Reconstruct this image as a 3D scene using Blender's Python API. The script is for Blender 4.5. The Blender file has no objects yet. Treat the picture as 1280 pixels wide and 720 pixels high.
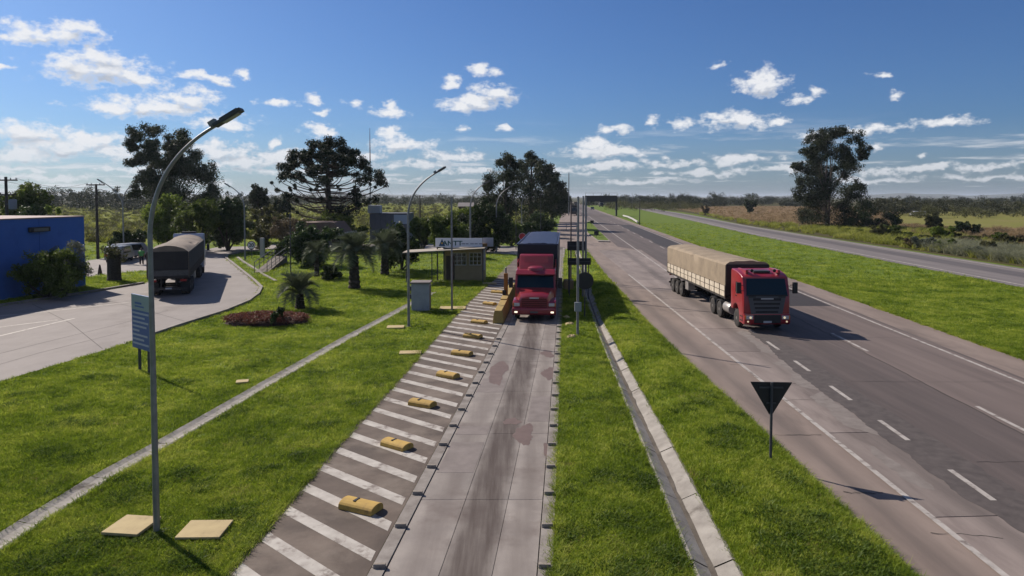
import bpy, bmesh, math, random
import numpy as np
from mathutils import Vector, Matrix
R = math.radians
random.seed(7); RNG = np.random.default_rng(11)
SC = bpy.context.scene
COL = SC.collection

# ------------------------------------------------------------------ camera
H, F, CX, HOR = 7.0, 865.0, 640.0, 246.0       # eye height, focal length in px of a 1280 wide frame, horizon row
PITCH = R(2.5)
CY = HOR + F * math.tan(PITCH)
cam_d = bpy.data.cameras.new('camera'); cam = bpy.data.objects.new('camera', cam_d); COL.objects.link(cam)
cam.location = (0, 0, H); cam.rotation_euler = (math.pi / 2 - PITCH, 0, 0)
cam_d.sensor_width = 36.0; cam_d.lens = 36.0 * F / 1280.0
cam_d.shift_y = -(360.0 - CY) / 1280.0
cam_d.clip_start = 0.1; cam_d.clip_end = 20000
SC.camera = cam

# ------------------------------------------------------------------ sky, sun, exposure
SUN_EL = R(36.0); SUN_AZ = R(-49.0)            # azimuth from +Y towards +X: ahead and to the left
sun_vec = Vector((math.sin(SUN_AZ) * math.cos(SUN_EL), math.cos(SUN_AZ) * math.cos(SUN_EL), math.sin(SUN_EL)))
SC.render.engine = 'CYCLES'
SC.cycles.use_denoising = True
SC.cycles.max_bounces = 6; SC.cycles.diffuse_bounces = 3; SC.cycles.glossy_bounces = 3
SC.cycles.transparent_max_bounces = 8; SC.cycles.volume_bounces = 0
SC.cycles.sample_clamp_indirect = 4.0
SC.view_settings.view_transform = 'Standard'; SC.view_settings.look = 'None'
EXPO = 0.4; SC.view_settings.exposure = EXPO; SC.view_settings.gamma = 1.0; SC.view_settings.use_curve_mapping = False

sun_d = bpy.data.lights.new('sun', 'SUN'); sun_d.energy = 5.0; sun_d.angle = R(0.53); sun_d.color = (1.0, 0.90, 0.79)
sun_o = bpy.data.objects.new('sun', sun_d); COL.objects.link(sun_o)
sun_o.rotation_euler = (-sun_vec).to_track_quat('-Z', 'Y').to_euler(); sun_o.location = (0, 0, 60)

def ray(px, py):
    u = (px - CX) / F; v = -(py - CY) / F
    return Vector((u, math.cos(PITCH) + v * math.sin(PITCH), -math.sin(PITCH) + v * math.cos(PITCH)))
def P(px, py, z=0.0):
    """ground point (height z) seen at a pixel of the photograph"""
    d = ray(px, py); t = (z - H) / d.z
    return Vector((d.x * t, d.y * t, z))
def at(px, py, D):
    """point seen at a pixel, D metres ahead"""
    d = ray(px, py); t = D / d.y
    return Vector((d.x * t, D, H + d.z * t))

world = bpy.data.worlds.new('World'); SC.world = world; world.use_nodes = True
SKY_STRENGTH = 0.05
SKY_TINT = (0.47, 0.75, 1.25)                  # white balance of the photograph (cool)
CLOUDS = [ # px, py, half width, half height  (cumulus seen in the photograph)
 (62,40,62,13),(95,34,34,12),(30,45,32,8),(122,90,74,20),(128,74,34,16),(92,80,34,18),(165,98,34,13),(190,133,78,15),(232,122,38,15),(150,134,40,9),
 (10,84,16,5),(303,92,14,8),(258,97,34,7),(275,104,18,6),(347,129,24,7),(393,122,14,10),(403,139,18,5),(445,129,15,6),
 (405,164,26,10),(402,159,14,9),(487,142,28,10),(490,134,12,8),(564,102,15,11),(606,89,24,11),(596,128,50,13),(615,117,40,14),(575,134,32,9),(583,162,12,6),(628,160,8,5),
 (950,106,36,13),(958,96,20,14),(900,85,13,6),(852,154,18,10),(915,152,58,12),(905,146,30,10),(975,151,20,6),(1000,122,24,7),(1026,110,11,8),
 (820,152,10,10),(770,163,30,9),(750,190,64,12),(745,182,32,10),(785,190,40,9),(1092,162,48,8),(1187,151,40,7),(1100,94,14,5),(1120,120,10,5),(1098,185,10,7),(1158,195,8,5),
 (30,166,70,18),(75,183,90,16),(110,176,50,12),(180,196,60,12),(330,200,70,11),(20,196,60,12),(140,192,60,12),(285,188,80,13),(275,155,44,11),(345,178,12,8),(345,192,50,9),(498,182,52,12),(492,170,24,11),(565,196,52,9),(460,196,40,8),
 (20,212,60,6),(210,205,50,8),(1020,172,24,8),
 (60,222,90,6),(160,214,70,6),(300,205,70,8),(360,215,80,6),(520,205,80,9),(590,214,60,7),(470,226,80,5),(240,228,80,5),(700,212,70,6),(760,207,70,7),(840,203,70,8),(930,199,60,9),(880,216,90,6),(980,212,60,6),(800,226,90,5),(1140,212,90,7),(1230,206,70,6),(1080,224,90,5),(1240,222,80,5),(620,228,60,4)]
def make_world():
    nt = world.node_tree; nt.nodes.clear(); N = nt.nodes.new; L = nt.links.new
    def mth(op, a, b=None, c=None, clamp=False):
        n = N('ShaderNodeMath'); n.operation = op; n.use_clamp = clamp
        for i, x in enumerate((a, b, c)):
            if x is None: continue
            if isinstance(x, (int, float)): n.inputs[i].default_value = x
            else: L(x, n.inputs[i])
        return n.outputs[0]
    def vm(op, a, b=None, c=None):
        n = N('ShaderNodeVectorMath'); n.operation = op
        for i, x in enumerate((a, b, c)):
            if x is None: continue
            if isinstance(x, (tuple, Vector)): n.inputs[i].default_value = tuple(x)
            else: L(x, n.inputs[i])
        return n.outputs['Value'] if op == 'LENGTH' else n.outputs['Vector']
    def noise(vec, scale, detail, rough=0.55, lac=2.0):
        n = N('ShaderNodeTexNoise'); n.noise_dimensions = '3D'; L(vec, n.inputs['Vector'])
        n.inputs['Scale'].default_value = scale; n.inputs['Detail'].default_value = detail; n.inputs['Roughness'].default_value = rough
        return n.outputs
    def ss(x, a, b):
        n = N('ShaderNodeMapRange'); n.interpolation_type = 'SMOOTHSTEP'; L(x, n.inputs['Value'])
        n.inputs['From Min'].default_value = a; n.inputs['From Max'].default_value = b
        return n.outputs['Result']
    tc = N('ShaderNodeTexCoord'); sep = N('ShaderNodeSeparateXYZ'); L(tc.outputs['Generated'], sep.inputs[0])
    x, y, z = sep.outputs
    az = mth('ARCTAN2', x, y); el = mth('ARCSINE', z)
    cmb = N('ShaderNodeCombineXYZ'); L(az, cmb.inputs[0]); L(el, cmb.inputs[1]); ang = cmb.outputs[0]
    # squash the noise domain so that puffs are wider than tall
    dirs = vm('MULTIPLY', tc.outputs['Generated'], (1, 1, 1.7))
    warp = noise(dirs, 22.0, 3.0, 0.6)['Color']
    w2 = vm('MULTIPLY_ADD', warp, (0.040, 0.026, 0.0), (-0.020, -0.013, 0.0))
    av = vm('ADD', ang, w2)
    mn = up = None
    for (cx, cy, hw, hh) in CLOUDS:
        d = ray(cx, cy).normalized(); a0 = math.atan2(d.x, d.y); e0 = math.asin(d.z)
        sx, sy = F / hw, F / hh
        ln = vm('LENGTH', vm('MULTIPLY_ADD', av, (sx, sy, 0), (-a0 * sx, -e0 * sy, 0)))
        mn = ln if mn is None else mth('MINIMUM', mn, ln)
        if hw >= 28:
            lu = vm('LENGTH', vm('MULTIPLY_ADD', av, (sx, sy, 0), (-(a0 + 0.004) * sx, -(e0 - 0.010) * sy, 0)))
            up = lu if up is None else mth('MINIMUM', up, lu)
    fb = noise(dirs, 52.0, 6.0, 0.66)['Fac']
    big = noise(dirs, 14.0, 1.0, 0.5)['Fac']
    d1 = mth('ADD', mth('SUBTRACT', 1.0, mn), mth('MULTIPLY', mth('SUBTRACT', fb, 0.5), 2.5))
    # scattered cumulus and streaky low banks seen edge-on, all round the sky
    zz = mth('MAXIMUM', mth('ADD', z, 0.035), 0.02)
    pl = N('ShaderNodeCombineXYZ'); L(mth('DIVIDE', x, zz), pl.inputs[0]); L(mth('DIVIDE', y, zz), pl.inputs[1])
    pn = noise(vm('MULTIPLY', pl.outputs[0], (1.0, 1.0, 1.0)), 0.55, 5.0, 0.62)['Fac']
    pn2 = noise(vm('ADD', pl.outputs[0], (31.0, 7.0, 3.0)), 0.10, 1.0, 0.5)['Fac']
    low = mth('SUBTRACT', 1.0, ss(el, 0.045, 0.115))
    low2 = mth('MULTIPLY', low, ss(el, 0.0, 0.012))
    side = mth('MULTIPLY_ADD', az, -0.16, 0.0)
    d2 = mth('ADD', mth('ADD', mth('MULTIPLY', mth('SUBTRACT', pn, 0.46), 3.0), mth('MULTIPLY', mth('SUBTRACT', pn2, 0.5), 1.2)), side)
    a2 = mth('MULTIPLY', ss(d2, 0.0, 0.55), mth('MULTIPLY', low2, 0.7))
    veil = mth('MULTIPLY', mth('SUBTRACT', 1.0, ss(el, -0.02, 0.10)), 0.30)
    far = ss(mth('ABSOLUTE', az), 0.72, 0.95)
    d3 = mth('ADD', mth('MULTIPLY', mth('SUBTRACT', pn, 0.60), 3.2), mth('MULTIPLY', mth('SUBTRACT', pn2, 0.5), 1.5))
    a3 = mth('MULTIPLY', ss(d3, 0.0, 0.4), mth('MULTIPLY', far, ss(el, 0.08, 0.16)))
    a1 = ss(d1, 0.0, 0.85)
    alpha = mth('MAXIMUM', mth('MAXIMUM', mth('MULTIPLY', a1, mth('MULTIPLY_ADD', ss(el, 0.0, 0.085), 0.25, 0.72)), a2), mth('MULTIPLY', a3, 0.9), clamp=True)
    alpha_v = mth('MAXIMUM', alpha, veil)
    lower = ss(mth('ADD', mth('SUBTRACT', mn, up), mth('MULTIPLY', mth('SUBTRACT', fb, 0.5), -1.2)), -0.35, 0.50)      # under side of a puff: greyer
    core = mth('MULTIPLY', lower, ss(d1, 0.2, 0.75))
    core = mth('MAXIMUM', core, mth('MULTIPLY', mth('SUBTRACT', 1.0, ss(el, 0.02, 0.09)), 0.30))
    core = mth('MAXIMUM', core, mth('MULTIPLY', ss(d2, 0.35, 1.2), mth('MULTIPLY', low2, 0.8)))
    ccol = N('ShaderNodeMix'); ccol.data_type = 'RGBA'
    k = 1.0 / SKY_STRENGTH / 2 ** EXPO
    ccol.inputs[6].default_value = (0.86 * k, 0.87 * k, 0.90 * k, 1); ccol.inputs[7].default_value = (0.43 * k, 0.47 * k, 0.55 * k, 1)
    L(mth('MAXIMUM', core, mth('MULTIPLY', mth('SUBTRACT', 1.0, alpha), ss(veil, 0.0, 0.1))), ccol.inputs[0])
    sky = N('ShaderNodeTexSky'); sky.sky_type = 'NISHITA'; sky.sun_disc = False
    sky.sun_elevation = SUN_EL; sky.sun_rotation = SUN_AZ
    sky.altitude = 20; sky.air_density = 1.0; sky.dust_density = 0.8; sky.ozone_density = 1.0
    mix = N('ShaderNodeMix'); mix.data_type = 'RGBA'
    tint = N('ShaderNodeVectorMath'); tint.operation = 'MULTIPLY'; L(sky.outputs[0], tint.inputs[0]); tint.inputs[1].default_value = SKY_TINT
    L(alpha_v, mix.inputs[0]); L(tint.outputs[0], mix.inputs[6]); L(ccol.outputs[2], mix.inputs[7])
    bg = N('ShaderNodeBackground'); bg.inputs['Strength'].default_value = SKY_STRENGTH; L(mix.outputs[2], bg.inputs['Color'])
    out = N('ShaderNodeOutputWorld'); L(bg.outputs[0], out.inputs['Surface'])
make_world()

# ------------------------------------------------------------------ helpers: objects
def tag(o, label, cat=None, group=None, kind=None):
    if label: o['label'] = label
    if cat: o['category'] = cat
    if group: o['group'] = group
    if kind: o['kind'] = kind
    return o
def empty(name, loc, rz=0.0, label=None, cat=None, group=None):
    o = bpy.data.objects.new(name, None); COL.objects.link(o); o.empty_display_size = 0.3
    o.location = loc; o.rotation_euler = (0, 0, rz)
    return tag(o, label, cat, group)
def link(name, me, parent=None):
    o = bpy.data.objects.new(name, me); COL.objects.link(o)
    if parent is not None: o.parent = parent
    return o
def np_mesh(name, V, Fq, mat, tint=None, smooth=False):
    """mesh from arrays; all faces have the same number of corners"""
    V = np.asarray(V, dtype=np.float32); Fq = np.asarray(Fq, dtype=np.int32); k = Fq.shape[1]
    me = bpy.data.meshes.new(name)
    me.vertices.add(len(V)); me.vertices.foreach_set('co', V.ravel())
    me.loops.add(Fq.size); me.loops.foreach_set('vertex_index', Fq.ravel())
    me.polygons.add(len(Fq)); me.polygons.foreach_set('loop_start', np.arange(0, Fq.size, k, dtype=np.int32))
    me.polygons.foreach_set('loop_total', np.full(len(Fq), k, dtype=np.int32))
    if smooth: me.polygons.foreach_set('use_smooth', np.ones(len(Fq), dtype=bool))
    if tint is not None:
        a = me.attributes.new('tint', 'FLOAT', 'POINT'); a.data.foreach_set('value', np.asarray(tint, dtype=np.float32))
    me.update(calc_edges=True); me.validate()
    if mat is not None: me.materials.append(mat)
    return me
class MB:
    def __init__(s): s.v = []; s.f = []
    def add(s, vs, fs, M=None):
        b = len(s.v)
        s.v += [tuple(M @ Vector(v)) if M is not None else tuple(v) for v in vs]
        s.f += [tuple(b + i for i in f) for f in fs]
        return s
    def box(s, x0, x1, y0, y1, z0, z1, M=None):
        return s.add([(x0,y0,z0),(x1,y0,z0),(x1,y1,z0),(x0,y1,z0),(x0,y0,z1),(x1,y0,z1),(x1,y1,z1),(x0,y1,z1)],
              [(0,3,2,1),(4,5,6,7),(0,1,5,4),(1,2,6,5),(2,3,7,6),(3,0,4,7)], M)
    def prism(s, poly, a, b, axis='x', M=None):
        """polygon extruded from a to b; axis x: poly=(y,z), y: poly=(x,z), z: poly=(x,y)"""
        n = len(poly)
        def mk(p, t): return (t, p[0], p[1]) if axis == 'x' else ((p[0], t, p[1]) if axis == 'y' else (p[0], p[1], t))
        vs = [mk(p, a) for p in poly] + [mk(p, b) for p in poly]
        fs = [tuple(range(n - 1, -1, -1)), tuple(range(n, 2 * n))] + [(i, (i + 1) % n, n + (i + 1) % n, n + i) for i in range(n)]
        return s.add(vs, fs, M)
    def tube(s, pts, rad, n=8, cap=True):
        pts = [Vector(p) for p in pts]; rad = rad if hasattr(rad, '__len__') else [rad] * len(pts)
        base = len(s.v); up = Vector((0, 0, 1)); prev = None
        for i, p in enumerate(pts):
            t = (pts[min(i + 1, len(pts) - 1)] - pts[max(i - 1, 0)]).normalized()
            if prev is None: a = t.cross(up if abs(t.z) < 0.9 else Vector((1, 0, 0))).normalized()
            else: a = (prev - t * prev.dot(t)).normalized()
            prev = a; b = t.cross(a)
            for k in range(n):
                w = 2 * math.pi * k / n
                s.v.append(tuple(p + (a * math.cos(w) + b * math.sin(w)) * rad[i]))
        for i in range(len(pts) - 1):
            for k in range(n):
                s.f.append((base + i * n + k, base + i * n + (k + 1) % n, base + (i + 1) * n + (k + 1) % n, base + (i + 1) * n + k))
        if cap:
            s.f.append(tuple(base + k for k in range(n - 1, -1, -1)))
            s.f.append(tuple(base + (len(pts) - 1) * n + k for k in range(n)))
        return s
    def lathe(s, prof, n=16, axis='z', c=(0, 0, 0)):
        """profile of (radius, height) turned round an axis"""
        base = len(s.v); c = Vector(c)
        for (r, h) in prof:
            for k in range(n):
                w = 2 * math.pi * k / n; a, b = r * math.cos(w), r * math.sin(w)
                s.v.append(tuple(c + (Vector((a, b, h)) if axis == 'z' else Vector((h, a, b)) if axis == 'x' else Vector((a, h, b)))))
        for i in range(len(prof) - 1):
            for k in range(n):
                s.f.append((base + i * n + k, base + i * n + (k + 1) % n, base + (i + 1) * n + (k + 1) % n, base + (i + 1) * n + k))
        s.f.append(tuple(base + k for k in range(n))); s.f.append(tuple(base + (len(prof) - 1) * n + k for k in range(n)))
        return s
    def mesh(s, name, mat, bevel=0.0, smooth=False, seg=2):
        me = bpy.data.meshes.new(name); me.from_pydata(s.v, [], s.f); 
        bm = bmesh.new(); bm.from_mesh(me)
        bmesh.ops.recalc_face_normals(bm, faces=bm.faces)
        if bevel > 0:
            es = [e for e in bm.edges if len(e.link_faces) == 2 and e.calc_face_angle(0) > 0.3]
            bmesh.ops.bevel(bm, geom=es, offset=bevel, segments=seg, affect='EDGES', profile=0.6, clamp_overlap=True)
        if smooth:
            for f in bm.faces: f.smooth = True
        bm.to_mesh(me); bm.free()
        if mat is not None: me.materials.append(mat)
        if smooth:
            try: me.set_sharp_from_angle(angle=R(38))
            except Exception: pass
        return me
    def build(s, name, mat, parent=None, bevel=0.0, smooth=False, seg=2):
        return link(name, s.mesh(name, mat, bevel, smooth, seg), parent)
def part(name, mat, parent, fn, bevel=0.0, smooth=False, seg=2):
    m = MB(); fn(m); return m.build(name, mat, parent, bevel, smooth, seg)
def kids(o): return [c for c in bpy.data.objects if c.parent is o]
def copy_tree(o, parent=None):
    c = o.copy(); COL.objects.link(c); c.parent = parent
    for ch in kids(o): copy_tree(ch, c)
    return c
def frame(p, d):
    """matrix with local y along the horizontal direction d"""
    d = Vector((d[0], d[1], 0)).normalized()
    return Matrix(((d.y, d.x, 0, p[0]), (-d.x, d.y, 0, p[1]), (0, 0, 1, p[2]), (0, 0, 0, 1)))

# ------------------------------------------------------------------ helpers: materials
MATS = {}; ALB = 0.72
def mat(name, col, rough=0.7, col2=None, scale=3.0, amt=0.6, bump=0.0, bscale=None, metal=0.0, spec=0.4, coat=0.0, emit=0.0, detail=6.0,
        col3=None, scale3=0.6, lo3=0.52, hi3=0.66, stretch=(1, 1, 1), coord='Object', rnd=0.0, trans=0.0):
    if name in MATS: return MATS[name]
    if not emit: col, col2, col3 = [None if c is None else tuple(v * ALB for v in c) for c in (col, col2, col3)]
    m = bpy.data.materials.new(name); m.use_nodes = True; nt = m.node_tree; N = nt.nodes.new; L = nt.links.new
    b = nt.nodes['Principled BSDF']
    b.inputs['Roughness'].default_value = rough; b.inputs['Metallic'].default_value = metal
    b.inputs['Specular IOR Level'].default_value = spec; b.inputs['Coat Weight'].default_value = coat
    if trans: b.inputs['Transmission Weight'].default_value = trans
    tc = N('ShaderNodeTexCoord'); mp = N('ShaderNodeMapping'); L(tc.outputs[coord], mp.inputs[0]); mp.inputs['Scale'].default_value = stretch
    def nz(sc, det, ro=0.6):
        n = N('ShaderNodeTexNoise'); L(mp.outputs[0], n.inputs['Vector']); n.inputs['Scale'].default_value = sc
        n.inputs['Detail'].default_value = det; n.inputs['Roughness'].default_value = ro; return n.outputs['Fac']
    def rng(x, a, c, o0=0.0, o1=1.0):
        n = N('ShaderNodeMapRange'); L(x, n.inputs[0]); n.inputs[1].default_value = a; n.inputs[2].default_value = c
        n.inputs[3].default_value = o0; n.inputs[4].default_value = o1; return n.outputs[0]
    def mixc(f, a, c):
        n = N('ShaderNodeMix'); n.data_type = 'RGBA'
        if isinstance(f, float): n.inputs[0].default_value = f
        else: L(f, n.inputs[0])
        for sock, v in ((n.inputs[6], a), (n.inputs[7], c)):
            if isinstance(v, tuple): sock.default_value = (*v, 1)
            else: L(v, sock)
        return n.outputs[2]
    out = tuple(col)
    if col2 is not None:
        out = mixc(rng(nz(scale, detail), 0.5 - 0.22 / max(amt, .01) * 0.6, 0.5 + 0.22 / max(amt, .01) * 0.6), out, tuple(col2))
    if col3 is not None:
        out = mixc(rng(nz(scale3, 7.0, 0.65), lo3, hi3), out, tuple(col3))
    if rnd:
        oi = N('ShaderNodeObjectInfo'); hs = N('ShaderNodeHueSaturation'); L(rng(oi.outputs['Random'], 0, 1, 1 - rnd, 1 + rnd), hs.inputs['Value'])
        if isinstance(out, tuple): hs.inputs['Color'].default_value = (*out, 1)
        else: L(out, hs.inputs['Color'])
        out = hs.outputs[0]
    if isinstance(out, tuple): b.inputs['Base Color'].default_value = (*out, 1)
    else: L(out, b.inputs['Base Color'])
    if bump > 0:
        bp = N('ShaderNodeBump'); bp.inputs['Strength'].default_value = min(bump, 1.0); bp.inputs['Distance'].default_value = 0.02 * max(1, bump)
        L(nz(bscale or scale * 6, 4.0), bp.inputs['Height']); L(bp.outputs[0], b.inputs['Normal'])
    if emit:
        b.inputs['Emission Color'].default_value = (*col, 1); b.inputs['Emission Strength'].default_value = emit
    MATS[name] = m; return m
def leaf_mat(name, dark, light, trans=0.35, rough=0.55, third=None):
    if name in MATS: return MATS[name]
    m = bpy.data.materials.new(name); m.use_nodes = True; nt = m.node_tree; N = nt.nodes.new; L = nt.links.new
    nt.nodes.clear()
    at_ = N('ShaderNodeAttribute'); at_.attribute_name = 'tint'
    cr = N('ShaderNodeValToRGB'); L(at_.outputs['Fac'], cr.inputs[0])
    cr.color_ramp.elements[0].color = (*dark, 1); cr.color_ramp.elements[1].color = (*light, 1)
    if third: e = cr.color_ramp.elements.new(0.88); e.color = (*light, 1); cr.color_ramp.elements[2].color = (*third, 1)
    oi = N('ShaderNodeObjectInfo'); hs = N('ShaderNodeHueSaturation'); mr = N('ShaderNodeMapRange'); L(oi.outputs['Random'], mr.inputs[0])
    mr.inputs[3].default_value = 0.8; mr.inputs[4].default_value = 1.2; L(mr.outputs[0], hs.inputs['Value']); L(cr.outputs[0], hs.inputs['Color'])
    pb = N('ShaderNodeBsdfPrincipled'); pb.inputs['Roughness'].default_value = rough; pb.inputs['Specular IOR Level'].default_value = 0.12
    L(hs.outputs[0], pb.inputs['Base Color'])
    tr = N('ShaderNodeBsdfTranslucent'); L(hs.outputs[0], tr.inputs['Color'])
    mx = N('ShaderNodeMixShader'); mx.inputs[0].default_value = trans; L(pb.outputs[0], mx.inputs[1]); L(tr.outputs[0], mx.inputs[2])
    o = N('ShaderNodeOutputMaterial'); L(mx.outputs[0], o.inputs[0])
    MATS[name] = m; return m
# ------------------------------------------------------------------ plan of the place (metres; y ahead of the camera)
def lane_l(y): return -2.62 + 0.0875 * (min(y, 40) - 13) + max(0, y - 40) * 0.076
def lane_r(y): return 0.80 + 0.079 * (y - 13)
def line_a(y): return 11.09 + 0.0705 * (y - 15.7)
def line_b(y): return 15.4 + 0.072 * (y - 21.4)
def line_c(y): return 19.2 + 0.076 * (y - 25.9) if y < 110 else 25.6 + 0.070 * (y - 110)
def edge_d(y): return 22.0 + 0.069 * (y - 29.8)
def line_0(y): return 9.1 + 0.028 * (y - 12.8)
def interp(pts):
    ys = [p[1] for p in pts]; xs = [p[0] for p in pts]
    def f(y):
        if y <= ys[0]: return xs[0] + (y - ys[0]) * (xs[1] - xs[0]) / (ys[1] - ys[0])
        if y >= ys[-1]: return xs[-1] + (y - ys[-1]) * (xs[-1] - xs[-2]) / (ys[-1] - ys[-2])
        return float(np.interp(y, ys, xs))
    return f
def pxl(l): return sorted([(P(a, b).x, P(a, b).y) for a, b in l], key=lambda q: q[1])
hw_l = interp([(7.28, 8), (7.34, 13), (7.4, 20), (7.36, 30), (7.5, 40), (7.9, 50), (8.2, 60.5), (8.7, 72), (9.6, 89)])
edge_e = interp([(38.4, 40), (39.3, 53), (40.2, 66.5), (44.4, 129), (53, 205), (67.9, 356), (110, 760)])
edge_f = interp([(47.6, 30), (50, 67.7), (52, 99), (57.2, 168), (70, 275), (82, 400), (122, 760)])
hatch_l = interp(pxl([(287,710),(344,645),(418,559),(492,480),(521,447),(568,394.5),(599,364),(622,345),(640,327)]))
dr_l = interp([(3.2, 5), (3.44, 12.8), (3.87, 22.9), (4.4, 34.4), (5.2, 50), (6.4, 64), (8.2, 90)])
dr_r = interp([(4.0, 5), (4.27, 12.8), (4.55, 20.1), (4.83, 29.8), (5.13, 39.3), (5.85, 50), (7.0, 64), (8.75, 90)])
gut = interp([(-10.65, 5), (-10.4, 14.1), (-10.25, 17), (-9.9, 19.5), (-9.15, 26.2), (-8.2, 34), (-6.8, 43.6), (-5.9, 50)])
ramp_l = interp(pxl([(688,314),(694,303),(697,285),(700,272.5),(708,262),(716,256)]))
EXIT_NEAR = [(-90,500),(0,477),(57,460),(114,443),(170,425),(220,408),(279,389.5),(308,377.6),(321,368),(325,360),(317,352),(297.5,336),(281.5,323),(284,319),(308,314.5),(345,311.5)]
EXIT_FAR = [(345,305.5),(308,308),(272,309),(250,313),(215,330),(180.6,354.5),(106,367),(0,383),(-90,396)]
exit_poly = [P(a, b) for a, b in EXIT_NEAR + EXIT_FAR]
lot_poly = [P(a, b) for a, b in [(108,346),(150,341),(186,338),(215,330),(240,318),(205,316),(150,320),(108,326)]]
serv_poly = [P(a, b) for a, b in [(340,311.6),(420,312),(520,311),(600,316),(640,318),(692,322),(700,311),(650,307.5),(600,306.5),(520,304.5),(420,305.5),(340,305.4)]]

# ------------------------------------------------------------------ ground materials
M_lawn = mat('lawn_soil', (0.113, 0.171, 0.020), 0.95, (0.156, 0.218, 0.032), 1.3, 0.9, 0.5, 40, col3=(0.156, 0.180, 0.050), scale3=0.35, lo3=0.58, hi3=0.75, spec=0.1)
M_conc = mat('lane_concrete', (0.384, 0.341, 0.301), 0.8, (0.275, 0.242, 0.218), 1.1, 0.8, 0.25, 60, col3=(0.192, 0.155, 0.136), scale3=0.45, lo3=0.52, hi3=0.68, rnd=0.10)
M_oily = mat('oil_stained_concrete', (0.20, 0.165, 0.145), 0.7, (0.075, 0.052, 0.043), 0.9, 0.9, 0.3, 60, stretch=(1.7, 0.22, 1), col3=(0.06, 0.045, 0.04), scale3=0.6, lo3=0.55, hi3=0.74, rnd=0.08)
M_hatch = mat('dark_apron_concrete', (0.158, 0.118, 0.092), 0.85, (0.085, 0.062, 0.048), 0.6, 0.95, 0.25, 50, col3=(0.245, 0.197, 0.158), scale3=0.5, lo3=0.47, hi3=0.72)
M_white = mat('worn_white_paint', (0.60, 0.56, 0.50), 0.75, (0.42, 0.38, 0.335), 2.6, 0.8, 0.1, 40, col3=(0.19, 0.15, 0.125), scale3=2.2, lo3=0.53, hi3=0.66)
M_line = mat('worn_road_line', (0.52, 0.48, 0.44), 0.8, (0.36, 0.325, 0.295), 2.6, 0.8, col3=(0.19, 0.155, 0.138), scale3=2.6, lo3=0.53, hi3=0.66)
M_kerb = mat('kerb_concrete', (0.36, 0.325, 0.29), 0.85, (0.22, 0.19, 0.165), 2.2, 0.8, 0.3, 40, col3=(0.11, 0.09, 0.075), scale3=1.3, lo3=0.58, hi3=0.72)
M_joint = mat('joint_filler', (0.045, 0.04, 0.036), 0.95)
M_shoulder = mat('shoulder_concrete', (0.305, 0.239, 0.201), 0.9, (0.215, 0.166, 0.140), 0.55, 0.8, 0.3, 50, stretch=(1.6, 0.35, 1), col3=(0.143, 0.113, 0.098), scale3=0.35, lo3=0.55, hi3=0.72)
M_slab = mat('highway_slab', (0.311, 0.257, 0.228), 0.85, (0.220, 0.178, 0.159), 0.8, 0.8, 0.3, 50, stretch=(1.6, 0.3, 1), col3=(0.122, 0.095, 0.084), scale3=0.35, lo3=0.55, hi3=0.72, rnd=0.14)
M_asph = mat('worn_asphalt', (0.146, 0.114, 0.104), 0.85, (0.099, 0.078, 0.072), 0.7, 0.8, 0.4, 60, stretch=(2.2, 0.12, 1), col3=(0.188, 0.151, 0.137), scale3=0.8, lo3=0.56, hi3=0.72)
M_newas = mat('fresh_asphalt', (0.044, 0.036, 0.037), 0.8, (0.032, 0.026, 0.027), 2.0, 0.7, 0.4, 60)
M_exit = mat('exit_road_concrete', (0.315, 0.281, 0.259), 0.85, (0.246, 0.217, 0.200), 0.7, 0.7, 0.2, 40, col3=(0.183, 0.155, 0.140), scale3=0.25, lo3=0.55, hi3=0.72, stretch=(1, 0.6, 1))
M_drain = mat('drain_concrete', (0.42, 0.39, 0.345), 0.9, (0.27, 0.245, 0.215), 1.8, 0.8, 0.4, 30, col3=(0.12, 0.10, 0.08), scale3=1.2, lo3=0.57, hi3=0.70)
M_mud = mat('drain_silt', (0.10, 0.082, 0.062), 0.95, (0.17, 0.145, 0.115), 2.0, 0.8, 0.5, 30)

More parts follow.
